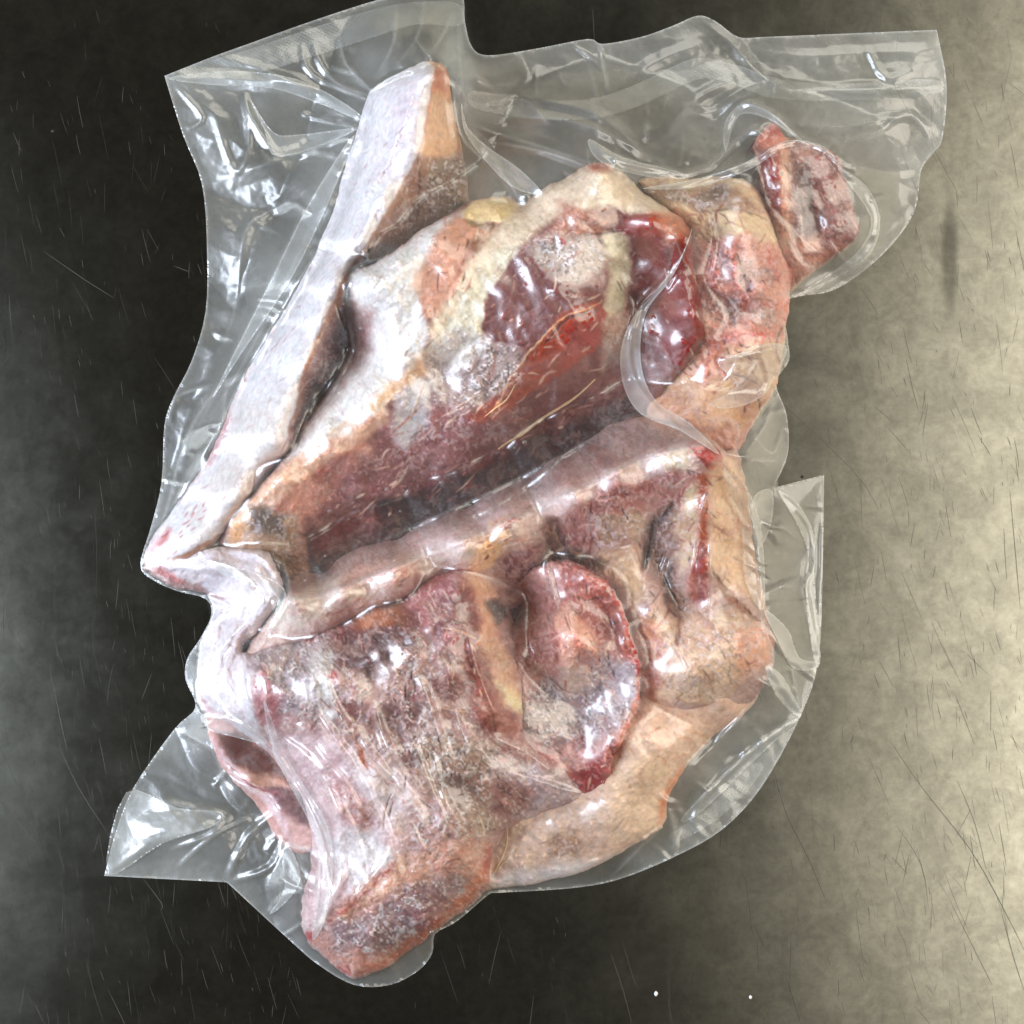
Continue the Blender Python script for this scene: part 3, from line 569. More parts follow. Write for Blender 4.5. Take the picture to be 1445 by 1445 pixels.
def film_material(name, hz=1.0, gl=0.10, dots=False):
    m, nt, N, L = node_mat(name)
    out = N('OutputMaterial')
    at = N('Attribute'); at.attribute_name = 'haze'
    co = N('TexCoord')
    tr = N('BsdfTransparent'); tr.inputs[0].default_value = (0.985, 0.99, 0.985, 1)
    df = N('BsdfDiffuse'); df.inputs[0].default_value = (0.86, 0.88, 0.86, 1)
    tl = N('BsdfTranslucent'); tl.inputs[0].default_value = (0.86, 0.88, 0.86, 1)
    mm = N('MixShader'); mm.inputs[0].default_value = 0.3; L(df.outputs[0], mm.inputs[1]); L(tl.outputs[0], mm.inputs[2])
    n1 = N('TexNoise'); n1.inputs['Scale'].default_value = 60; n1.inputs['Detail'].default_value = 5; L(co.outputs['Object'], n1.inputs['Vector'])
    r = N('MapRange'); r.inputs[1].default_value = 0.3; r.inputs[2].default_value = 0.7; r.inputs[3].default_value = 0.75 * hz; r.inputs[4].default_value = 1.25 * hz; L(n1.outputs[0], r.inputs[0])
    mu = N('Math'); mu.operation = 'MULTIPLY'; mu.use_clamp = True; L(at.outputs['Fac'], mu.inputs[0]); L(r.outputs[0], mu.inputs[1])
    m1 = N('MixShader'); L(mu.outputs[0], m1.inputs[0]); L(tr.outputs[0], m1.inputs[1]); L(mm.outputs[0], m1.inputs[2])
    g = N('BsdfGlossy'); g.inputs['Color'].default_value = (1, 1, 1, 1); g.inputs['Roughness'].default_value = 0.21; g.distribution = 'BECKMANN'
    ga = g; g2 = N('BsdfGlossy'); g2.inputs['Color'].default_value = (1, 1, 1, 1); g2.inputs['Roughness'].default_value = 0.44; g2.distribution = 'BECKMANN'
    g = N('MixShader'); g.inputs[0].default_value = 0.58; L(ga.outputs[0], g.inputs[1]); L(g2.outputs[0], g.inputs[2])
    lw = N('LayerWeight'); lw.inputs['Blend'].default_value = 0.25
    r2 = N('MapRange'); r2.inputs[3].default_value = gl; r2.inputs[4].default_value = 0.6; L(lw.outputs['Facing'], r2.inputs[0])
    pw = N('Math'); pw.operation = 'POWER'; pw.inputs[1].default_value = 2.2; L(lw.outputs['Facing'], pw.inputs[0]); L(pw.outputs[0], r2.inputs[0])
    m2 = N('MixShader'); L(r2.outputs[0], m2.inputs[0]); L(m1.outputs[0], m2.inputs[1]); L(g.outputs[0], m2.inputs[2])
    L(m2.outputs[0], out.inputs[0])
    n2 = N('TexNoise'); n2.inputs['Scale'].default_value = 110; n2.inputs['Detail'].default_value = 3; n2.inputs['Distortion'].default_value = 0.6
    L(co.outputs['Object'], n2.inputs['Vector'])
    bp = N('Bump'); bp.inputs['Strength'].default_value = 0.25; bp.inputs['Distance'].default_value = 0.0010
    L(n2.outputs[0], bp.inputs['Height'])
    last = bp
    if dots:
        mp = N('Mapping'); mp.inputs['Rotation'].default_value = (0, 0, 0.5); L(co.outputs['Object'], mp.inputs[0])
        vo = N('TexVoronoi'); vo.inputs['Scale'].default_value = 800; vo.inputs['Randomness'].default_value = 0.12; L(mp.outputs[0], vo.inputs['Vector'])
        bp2 = N('Bump'); bp2.inputs['Strength'].default_value = 0.3; bp2.inputs['Distance'].default_value = 0.0004
        L(vo.outputs['Distance'], bp2.inputs['Height']); L(bp.outputs[0], bp2.inputs['Normal']); last = bp2
        dr = N('MapRange'); dr.inputs[1].default_value = 0.3; dr.inputs[2].default_value = 0.6; dr.inputs[3].default_value = 0.75; dr.inputs[4].default_value = 1.9
        L(vo.outputs['Distance'], dr.inputs[0])
        mu2 = N('Math'); mu2.operation = 'MULTIPLY'; mu2.use_clamp = True; L(mu.outputs[0], mu2.inputs[0]); L(dr.outputs[0], mu2.inputs[1]); L(mu2.outputs[0], m1.inputs[0])
    for s in (df, ga, g2, lw, tl):
        L(last.outputs[0], s.inputs['Normal'])
    return m


def steel_material():
    m, nt, N, L = node_mat('worn_steel')
    out = N('OutputMaterial'); b = N('BsdfGlossy'); b.distribution = 'BECKMANN'; L(b.outputs[0], out.inputs[0])
    co = N('TexCoord')
    # blotchy wear
    n1 = N('TexNoise'); n1.inputs['Scale'].default_value = 9; n1.inputs['Detail'].default_value = 8; n1.inputs['Roughness'].default_value = 0.62
    L(co.outputs['Object'], n1.inputs['Vector'])
    # fine streaks along the rolling direction
    mp = N('Mapping'); mp.inputs['Scale'].default_value = (420, 16, 1); mp.inputs['Rotation'].default_value = (0, 0, 0.16); L(co.outputs['Object'], mp.inputs[0])
    n2 = N('TexNoise'); n2.inputs['Scale'].default_value = 1; n2.inputs['Detail'].default_value = 5; L(mp.outputs[0], n2.inputs['Vector'])
    n3 = N('TexNoise'); n3.inputs['Scale'].default_value = 260; n3.inputs['Detail'].default_value = 6; n3.inputs['Roughness'].default_value = 0.7; L(co.outputs['Object'], n3.inputs['Vector'])
    n4 = N('TexNoise'); n4.inputs['Scale'].default_value = 38; n4.inputs['Detail'].default_value = 10; n4.inputs['Roughness'].default_value = 0.68; n4.inputs['Distortion'].default_value = 0.4; L(co.outputs['Object'], n4.inputs['Vector'])
    cr = N('ValToRGB'); L(n1.outputs[0], cr.inputs[0])
    cr.color_ramp.elements[0].position = 0.3; cr.color_ramp.elements[0].color = (0.372, 0.364, 0.305, 1)
    cr.color_ramp.elements[1].position = 0.7; cr.color_ramp.elements[1].color = (0.388, 0.380, 0.318, 1)
    r3 = N('MapRange'); r3.inputs[1].default_value = 0.3; r3.inputs[2].default_value = 0.7; r3.inputs[3].default_value = 0.82; r3.inputs[4].default_value = 1.12; L(n3.outputs[0], r3.inputs[0])
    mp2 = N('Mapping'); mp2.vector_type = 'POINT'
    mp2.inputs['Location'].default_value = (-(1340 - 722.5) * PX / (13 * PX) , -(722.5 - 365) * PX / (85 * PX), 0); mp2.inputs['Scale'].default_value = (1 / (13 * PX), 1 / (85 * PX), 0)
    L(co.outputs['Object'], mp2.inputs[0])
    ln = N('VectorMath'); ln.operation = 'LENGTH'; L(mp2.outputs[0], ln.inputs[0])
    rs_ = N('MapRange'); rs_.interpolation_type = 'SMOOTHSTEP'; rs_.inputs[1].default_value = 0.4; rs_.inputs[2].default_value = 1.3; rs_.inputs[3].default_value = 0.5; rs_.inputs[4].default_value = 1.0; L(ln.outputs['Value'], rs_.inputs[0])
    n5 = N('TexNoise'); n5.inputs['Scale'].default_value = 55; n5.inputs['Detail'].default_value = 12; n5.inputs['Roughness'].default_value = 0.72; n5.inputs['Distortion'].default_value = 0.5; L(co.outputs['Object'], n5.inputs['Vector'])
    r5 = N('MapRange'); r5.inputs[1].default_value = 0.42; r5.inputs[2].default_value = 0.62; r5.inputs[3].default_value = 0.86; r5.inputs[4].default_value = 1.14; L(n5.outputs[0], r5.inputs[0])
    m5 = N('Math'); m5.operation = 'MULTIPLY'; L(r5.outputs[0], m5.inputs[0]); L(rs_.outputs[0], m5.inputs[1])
    s5 = N('VectorMath'); s5.operation = 'SCALE'; L(cr.outputs[0], s5.inputs[0]); L(m5.outputs[0], s5.inputs['Scale'])
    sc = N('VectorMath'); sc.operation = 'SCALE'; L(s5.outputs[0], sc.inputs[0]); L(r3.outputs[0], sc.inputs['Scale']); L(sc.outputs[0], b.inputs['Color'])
    r4 = N('MapRange'); r4.inputs[1].default_value = 0.35; r4.inputs[2].default_value = 0.65; r4.inputs[3].default_value = 0.295; r4.inputs[4].default_value = 0.315; L(n4.outputs[0], r4.inputs[0])
    L(r4.outputs[0], b.inputs['Roughness'])
    bp = N('Bump'); bp.inputs['Strength'].default_value = 0.02; bp.inputs['Distance'].default_value = 0.0003; L(n2.outputs[0], bp.inputs['Height'])
    bp2 = N('Bump'); bp2.inputs['Strength'].default_value = 0.03; bp2.inputs['Distance'].default_value = 0.0006; L(n4.outputs[0], bp2.inputs['Height']); L(bp.outputs[0], bp2.inputs['Normal'])
    L(bp2.outputs[0], b.inputs['Normal'])
    return m


def plain_material(name, col, rough, metal=0.0):
    m, nt, N, L = node_mat(name)
    out = N('OutputMaterial'); b = N('BsdfPrincipled'); L(b.outputs[0], out.inputs[0])
    co = N('TexCoord'); n = N('TexNoise'); n.inputs['Scale'].default_value = 500; L(co.outputs['Object'], n.inputs['Vector'])
    r = N('MapRange'); r.inputs[3].default_value = 0.8; r.inputs[4].default_value = 1.2; L(n.outputs[0], r.inputs[0])
    v = N('VectorMath'); v.operation = 'SCALE'; v.inputs[0].default_value = col; L(r.outputs[0], v.inputs['Scale']); L(v.outputs[0], b.inputs['Base Color'])
    b.inputs['Roughness'].default_value = rough; b.inputs['Metallic'].default_value = metal
    return m


M_MEAT = meat_material(); M_FILM = film_material('clear_film', 1.0, 0.105); M_FOLD = film_material('folded_film', 1.0, 0.08); M_SEAL = film_material('embossed_film', 1.0, 0.05, True)
M_STEEL = steel_material()


# ------------------------------------------------------------------ mesh builders
def link_mesh(name, co, quads, mat, parent=None, normals=None, attrs=None, tris=None):
    me = bpy.data.meshes.new(name)
    nq = len(quads); nt_ = 0 if tris is None else len(tris)
    me.vertices.add(len(co)); me.vertices.foreach_set('co', np.ascontiguousarray(co, F32).ravel())
    loops = np.asarray(quads, np.int32).ravel()
    if nt_: loops = np.concatenate([loops, np.asarray(tris, np.int32).ravel()])
    me.loops.add(len(loops)); me.loops.foreach_set('vertex_index', loops)
    me.polygons.add(nq + nt_)
    st = np.concatenate([np.arange(nq) * 4, nq * 4 + np.arange(nt_) * 3]).astype(np.int32)
    me.polygons.foreach_set('loop_start', st)
    me.update(calc_edges=True)
    me.polygons.foreach_set('use_smooth', np.ones(nq + nt_, bool))
    for nm, typ, arr in (attrs or []):
        a = me.attributes.new(nm, typ, 'POINT')
        if typ == 'FLOAT_COLOR':
            a.data.foreach_set('color', np.concatenate([arr, np.ones((len(arr), 1), F32)], 1).astype(F32).ravel())
        else:
            a.data.foreach_set('value', arr.astype(F32).ravel())
    me.materials.append(mat)
    if normals is not None: me.normals_split_custom_set_from_vertices(normals)
    o = bpy.data.objects.new(name, me); C.objects.link(o)
    if parent is not None: o.parent = parent
    return o


def empty(name, label, cat, group=None):
    o = bpy.data.objects.new(name, None); C.objects.link(o); o.empty_display_size = 0.01
    o['label'] = label; o['category'] = cat
    if group: o['group'] = group
    return o


def grid_faces(act):
    """quads of active cells; act has shape (h-1, w-1)"""
    h, w = act.shape[0] + 1, act.shape[1] + 1
    iy, ix = np.nonzero(act); a = iy * w + ix
    return np.stack([a, a + w, a + w + 1, a + 1], 1), iy, ix


def solve_rbf(pts, x, y, c=14.0):
    p = np.array(pts, float); n = len(p)
    D = np.sqrt((p[:, None, 0] - p[None, :, 0]) ** 2 + (p[:, None, 1] - p[None, :, 1]) ** 2 + c * c)
    A = np.zeros((n + 1, n + 1)); A[:n, :n] = D; A[:n, n] = 1; A[n, :n] = 1
    wt = np.linalg.solve(A, np.concatenate([p[:, 2], [0]]))
    r = np.full(x.shape, wt[n], F32)
    for i in range(n):
        r += F32(wt[i]) * np.sqrt((x - F32(p[i, 0])) ** 2 + (y - F32(p[i, 1])) ** 2 + F32(c * c))
    return r


# ------------------------------------------------------------------ worktop
def make_worktop():
    bpy_me = bpy.data.meshes.new('worktop')
    w, d, t = 1.1, 0.9, 0.03
    v = [(-w, -d, 0), (w, -d, 0), (w, d, 0), (-w, d, 0), (-w, -d, -t), (w, -d, -t), (w, d, -t), (-w, d, -t)]
    f = [(0, 1, 2, 3), (7, 6, 5, 4), (0, 4, 5, 1), (1, 5, 6, 2), (2, 6, 7, 3), (3, 7, 4, 0)]
    bpy_me.from_pydata(v, [], f); bpy_me.materials.append(M_STEEL)
    o = bpy.data.objects.new('worktop', bpy_me); C.objects.link(o); o['kind'] = 'structure'
    return o


worktop = make_worktop()

# ------------------------------------------------------------------ meat pieces
def patches(full, small=420):
    """split the class map into connected patches; crumbs join the main patch"""
    h, w = full.shape
    for rep in range(2):
        F = full.ravel().tolist(); lab = [-1] * (h * w); comps = []
        for s0 in range(h * w):
            if F[s0] < 0 or lab[s0] >= 0: continue
            k = len(comps); c0 = F[s0]; st = [s0]; lab[s0] = k; n = 0
            while st:
                q = st.pop(); n += 1; xq = q % w
                for t in ((q - 1) if xq else -1, (q + 1) if xq < w - 1 else -1, q - w, q + w):
                    if 0 <= t < h * w and lab[t] < 0 and F[t] == c0: lab[t] = k; st.append(t)
            comps.append((c0, n))
        lab = np.array(lab).reshape(h, w); ns = np.array([c[1] for c in comps]); big = int(np.argmax(ns))
        if rep == 0:
            full = full.copy()
            for k in np.nonzero(ns < small)[0]: pass
            sm_ = np.concatenate([ns < small, [False]])[lab]
            # a crumb takes the class of what surrounds it (a few passes), else the main class
            for _ in range(60):
                if not sm_.any(): break
                for ax, sh in ((0, 1), (0, -1), (1, 1), (1, -1)):
                    nb = np.roll(full, sh, ax); ok = sm_ & (nb >= 0) & ~np.roll(sm_, sh, ax)
                    full = np.where(ok, nb, full); sm_ = sm_ & ~ok
        else:
            remap = np.arange(len(comps) + 1); remap[-1] = -1
            remap[:-1][ns < small] = big
            return remap[lab], [c[0] for c in comps]


NF = fbm(X, Y, 26, 11, 5); NFI = fbm(X, Y, 7, 21, 3)
SP1 = noise(X, Y, 2.9, 31) * 0.62 + noise(X, Y, 6.5, 32) * 0.42 + noise(X, Y, 13, 33) * 0.35
SP2 = noise(X, Y, 3.0, 41) * 0.6 + noise(X, Y, 7.0, 42) * 0.45 + noise(X, Y, 16, 43) * 0.4
BLOT = fbm(X, Y, 46, 51, 4)
UNION = np.zeros(X.shape, F32)
NTR = 0
Xw = X + WXa * 16 + WXf * 6; Yw = Y + WYa * 16 + WYf * 6
MV1 = fbm(Xw, Yw, 36, 14, 4) * 1.3; MV2 = fbm(Xw, Yw, 30, 24, 4) * 1.3; MV3 = fbm(Yw, Xw, 21, 34, 3) * 1.3
MOT = {'flat_bone': 0.4, 'meat_chunk': 0.28, 'vertebra_block': 0.7, 'bone_end': 0.45, 'bone_slab': 0.6, 'meat_end': 0.5, 'round_joint': 0.6, 'fat_strip': 0.2, 'rolled_edge': 0.3}
FIB = {'flat_bone': -1.0, 'meat_chunk': -0.75, 'vertebra_block': 1.2, 'bone_end': 1.3, 'bone_slab': -0.45, 'meat_end': 1.1, 'round_joint': 1.2, 'fat_strip': -0.6, 'rolled_edge': 0.7}
JAG = {'flat_bone': 0.5, 'round_joint': 2.0, 'bone_slab': 1.2, 'fat_strip': 0.7}
FLOOR = {'bone_end': 0.82, 'round_joint': 0.85, 'bone_slab': 0.62, 'vertebra_block': 0.6}
piece_empties = {}
for (nm, label, cat, outl, inner, pc, pf, pcls, prel, amp) in PIECES:
    sm = smooth_poly([p[:2] for p in outl], True, 3)
    w = window(sm, 6)
    x, y = X[w], Y[w]
    # a rim that wanders a little
    jag = JAG.get(nm, 1.0)
    xw = x + (WXa[w] * 4.0 + WXf[w] * 2.0) * jag; yw = y + (WYa[w] * 4.0 + WYf[w] * 2.0) * jag
    D, qx, qy = sdf(sm, xw, yw, True)
    z = solve_rbf([tuple(p) for p in outl] + [tuple(p) for p in inner], x, y)
    e = np.clip(-D / (28.0 if nm == 'flat_bone' else 16.0), 0, 1); prof = np.sqrt(np.clip(1 - (1 - e) ** 2, 0, 1))
    fl = FLOOR.get(nm, 0.5)
    z = z * (fl + (1 - fl) * prof)
    fr = pf[w]
    cry = sstep(0.10, 0.45, SP1[w]) * fr; drk = sstep(0.15, 0.5, SP2[w]) * fr
    z = z + NF[w] * amp * 2.2 * prof + NFI[w] * amp * 0.35 + prel[w] * 1.0 + cry * 1.8 - drk * 1.4
    z = np.maximum(z, 5.0)
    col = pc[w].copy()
    lum = sstep(0.45, 0.75, col[..., 1])
    col *= (1 + (0.20 * BLOT[w] + 0.12 * NF[w]) * (1 - 0.75 * lum))[..., None]
    col[..., 1:] *= (1 - 0.07 * NFI[w])[..., None]
    an = FIB[nm]; fb = (noise(Xw[w], Yw[w], 2.6, 44, an, 8.0) * 0.6 + noise(Xw[w], Yw[w], 5.0, 45, an, 9.0) * 0.6) * (0.35 + 0.65 * (pcls[w] == MEAT)) * (1 - fr * 0.6)
    col *= (1 + 0.16 * fb)[..., None]; z = z + fb * 0.9
    mo = MOT[nm] * (1 - 0.8 * lum)
    v1 = sstep(0.72, 0.98, 1 - np.abs(MV1[w])) * mo; v2 = sstep(0.15, 0.65, MV2[w]) * mo; v3 = sstep(0.86, 0.99, 1 - np.abs(MV3[w])) * mo
    col += (lin((216, 186, 172)) - col) * (v1 * 0.42)[..., None]
    col *= 1 - v2[..., None] * np.array([0.30, 0.48, 0.46], F32)
    col += (lin((168, 70, 60)) - col) * (v3 * 0.34)[..., None]
    z = z + v1 * 1.4 - v2 * 1.6
    ice = lin((224, 216, 218)); col += (ice - col) * (np.clip(cry * 0.66 + fr * (0.17 + 0.15 * BLOT[w]), 0, 0.85))[..., None]
    col *= (1 - 0.42 * drk)[..., None]
    gr = col.mean(-1, keepdims=True); col = np.maximum(gr + (col - gr) * 1.13, 0.004)
    red = sstep(0.50, 0.78, 1 - col[..., 1] / (col[..., 0] + 1e-3))
    col *= (1 - 0.30 * red)[..., None]
    hue = {'vertebra_block': (1.06, 1.03, 1.14), 'bone_slab': (1.06, 1.03, 1.08), 'round_joint': (1.05, 1.02, 1.04), 'fat_strip': (1.06, 1.04, 1.16), 'meat_end': (1.03, 1.02, 0.98)}
    col = col * np.array(hue.get(nm, (1, 1, 1)), F32)
    col = np.clip(col, 0.004, 0.9)
    inside = D < 0
    UNION[w] = np.where(inside, np.maximum(UNION[w], z), UNION[w])
    act = inside[:-1, :-1] | inside[1:, :-1] | inside[:-1, 1:] | inside[1:, 1:]
    quads, iy, ix = grid_faces(act)
    # snap the outermost vertices on the outline
    outv = D > 0
    xs = np.where(outv, x + (qx - xw), x); ys = np.where(outv, y + (qy - yw), y)
    P = to_world(xs, ys, z)
    du = np.gradient(P, axis=1); dv = np.gradient(P, axis=0)
    nrm = np.cross(dv, du); nrm /= np.linalg.norm(nrm, axis=-1, keepdims=True) + 1e-12
    nrm *= np.sign(nrm[..., 2:3] + 1e-9)
    P = P.reshape(-1, 3); nrm = nrm.reshape(-1, 3).astype(F32); cf = col.reshape(-1, 3)
    cl = pcls[w][iy, ix]
    # class map cleaned so that parts are patches, not crumbs
    root = empty(nm, label, cat, 'frozen bones and meat sealed in the bag')
    piece_empties[nm] = root
    h_, w_ = x.shape
    full = np.zeros(act.shape, np.int8) - 1; full[iy, ix] = cl
    full, nlab = patches(full)
    cl = full[iy, ix]
    for k in range(len(nlab)):
        sel = cl == k
        if not sel.any(): continue
        q = quads[sel]
        used, inv = np.unique(q.ravel(), return_inverse=True)
        q2 = inv.reshape(-1, 4).astype(np.int32)
        co = P[used]; nn = nrm[used]; cc = cf[used]
        # skirt: wall under the rim of this part wherever the piece ends
        A = act; m = full == k
        segs = []
        pad = np.pad(A, 1)
        vid = lambda yy, xx: yy * w_ + xx
        yy, xx = np.nonzero(m & ~pad[:-2, 1:-1]); segs.append(np.stack([vid(yy, xx + 1), vid(yy, xx)], 1))
        yy, xx = np.nonzero(m & ~pad[2:, 1:-1]); segs.append(np.stack([vid(yy + 1, xx), vid(yy + 1, xx + 1)], 1))
        yy, xx = np.nonzero(m & ~pad[1:-1, :-2]); segs.append(np.stack([vid(yy, xx), vid(yy + 1, xx)], 1))
        yy, xx = np.nonzero(m & ~pad[1:-1, 2:]); segs.append(np.stack([vid(yy + 1, xx + 1), vid(yy, xx + 1)], 1))
        sg = np.concatenate(segs)
        if len(sg):
            top = np.searchsorted(used, sg)
            ids, inv2 = np.unique(top.ravel(), return_inverse=True)
            inv2 = inv2.reshape(-1, 2)
            low = co[ids].copy(); low[:, 2] = 2 * PX
            base = len(co)
            co = np.concatenate([co, low]); nn = np.concatenate([nn, nn[ids]]); cc = np.concatenate([cc, cc[ids]])
            wall = np.stack([top[:, 0], base + inv2[:, 0], base + inv2[:, 1], top[:, 1]], 1)
            q2 = np.concatenate([q2, wall.astype(np.int32)])
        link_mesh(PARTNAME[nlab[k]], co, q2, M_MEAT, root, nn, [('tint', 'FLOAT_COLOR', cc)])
        NTR += 2 * len(q2)

print('meat triangles', NTR)

# ------------------------------------------------------------------ the film
BAG = [(232, 107), (300, 80), (350, 62), (445, 28), (540, -2), (600, -12), (650, -8), (656, 30), (666, 66), (690, 78), (760, 68), (830, 55), (850, 62), (905, 52), (950, 36), (985, 22),
       (1010, 30), (1042, 52), (1080, 52), (1200, 47), (1322, 42), (1335, 60), (1336, 120), (1330, 195), (1318, 215), (1300, 240), (1290, 300), (1245, 360), (1180, 408), (1130, 418),
       (1106, 430), (1112, 480), (1113, 510), (1095, 540), (1110, 585), (1112, 640), (1092, 688), (1163, 670), (1161, 800), (1155, 930), (1130, 1010), (1075, 1110), (1020, 1170),
       (950, 1210), (870, 1242), (800, 1254), (700, 1260), (690, 1262), (645, 1300), (614, 1318), (610, 1345), (590, 1370), (550, 1390), (500, 1390), (450, 1362), (410, 1328), (320, 1245),
       (147, 1236), (163, 1175), (188, 1112), (245, 1030), (276, 998), (262, 960), (264, 930), (283, 900), (298, 868), (290, 845), (250, 834), (215, 818), (198, 797), (214, 740),
       (228, 680), (232, 600), (245, 560), (270, 510), (290, 440), (292, 350), (285, 260), (258, 190)]
BAG.remove((1335, 60))
SHARP = {BAG.index(p) for p in ((232, 107), (1322, 42), (1163, 670), (1092, 688), (147, 1236), (320, 1245))}


def dense(poly, sharp=(), sub=4):
    p = np.array(poly, float); n = len(p); out = []
    for i in range(n):
        b, c = p[i], p[(i + 1) % n]
        a = p[i - 1] if i not in sharp else 2 * b - c
        d = p[(i + 2) % n] if (i + 1) % n not in sharp else 2 * c - b
        for k in range(sub):
            t = k / sub
            out.append(0.5 * ((2 * b) + (c - a) * t + (2 * a - 5 * b + 4 * c - d) * t * t + (3 * b - 3 * c + d - a) * t ** 3))
    return np.array(out)


bag_line = dense(BAG, SHARP)

# film height on the same field: stretched from the meat down to the worktop
CS = 4
U4 = UNION[:NYg // CS * CS, :NXg // CS * CS].reshape(NYg // CS, CS, NXg // CS, CS).max((1, 3))
T = U4.copy(); s = ST * CS * 1.25
for it in range(42):
    P_ = np.pad(T, 1)
    T = np.maximum.reduce([T, P_[:-2, 1:-1] - s, P_[2:, 1:-1] - s, P_[1:-1, :-2] - s, P_[1:-1, 2:] - s,
                           P_[:-2, :-2] - s * 1.41, P_[2:, 2:] - s * 1.41, P_[:-2, 2:] - s * 1.41, P_[2:, :-2] - s * 1.41])
yi = np.clip((np.arange(NYg) - CS / 2 + 0.5) / CS, 0, T.shape[0] - 1.001); xi = np.clip((np.arange(NXg) - CS / 2 + 0.5) / CS, 0, T.shape[1] - 1.001)
y0 = yi.astype(int); x0 = xi.astype(int); fy = (yi - y0)[:, None].astype(F32); fx = (xi - x0)[None, :].astype(F32)
TE = (T[y0][:, x0] * (1 - fx) + T[y0][:, x0 + 1] * fx) * (1 - fy) + (T[y0 + 1][:, x0] * (1 - fx) + T[y0 + 1][:, x0 + 1] * fx) * fy
TE = blur(TE, 4)
UB = blur(UNION, 4.2) + 1.5
FZ = np.maximum(TE, UB)
onmeat = blur((UNION > 1).astype(F32), 5)
DB = sdf(bag_line, X, Y)
edge_in = sstep(0, 100, -DB)
margin = (1 - onmeat)
# loose film does not lie flat: broad waves and creased facets, radial tension folds near the meat
Xf = X + WXa * 10; Yf = Y + WYa * 10
FZ = FZ + margin * (7 + 7 * edge_in * (1 + noise(X, Y, 70, 5)) + 9.0 * noise(Xf, Yf, 84, 6, 0.9, 1.7, True) + 4.5 * noise(Xf, Yf, 43, 7, 0.4, 2.0, True) + 1.5 * noise(Xf, Yf, 20, 8, 1.2, 1.6, True))
FZ = FZ + onmeat * (1.7 * noise(Xf, Yf, 13, 9, 1.08, 6.0) + 0.6 * noise(Xf, Yf, 20, 10, 0.5, 4.0))
GAP = np.clip((TE - UNION) / 40, 0, 1) * (UNION > 1)
HAZE = 0.028 - 0.01 * GAP + margin * (0.06 + 0.04 * noise(X, Y, 70, 12, 0.6, 1.6) + 0.03 * noise(X, Y, 30, 13, 0.1, 1.8))
HAZE = np.clip(HAZE, 0.03, 1)


def crease(pts, width, h, hz=0.0, sharp=True, taper=True):
    pts = smooth_poly(pts, False, 4)
    w = window(pts, width * 1.6 + 6)
    d, t = dline(pts, X[w] + WXa[w] * 0.9, Y[w] + WYa[w] * 0.9)
    k = np.clip(np.sin(np.pi * t), 0, 1) ** 0.6 if taper else 1.0
    f = np.clip(1 - d / width, 0, 1) if sharp else np.exp(-(d / width * 1.6) ** 2)
    FZ[w] += h * f * k
    if hz: HAZE[w] = np.clip(HAZE[w] + 0.6 * hz * np.exp(-(d / 1.6) ** 2) * k, 0, 0.95)


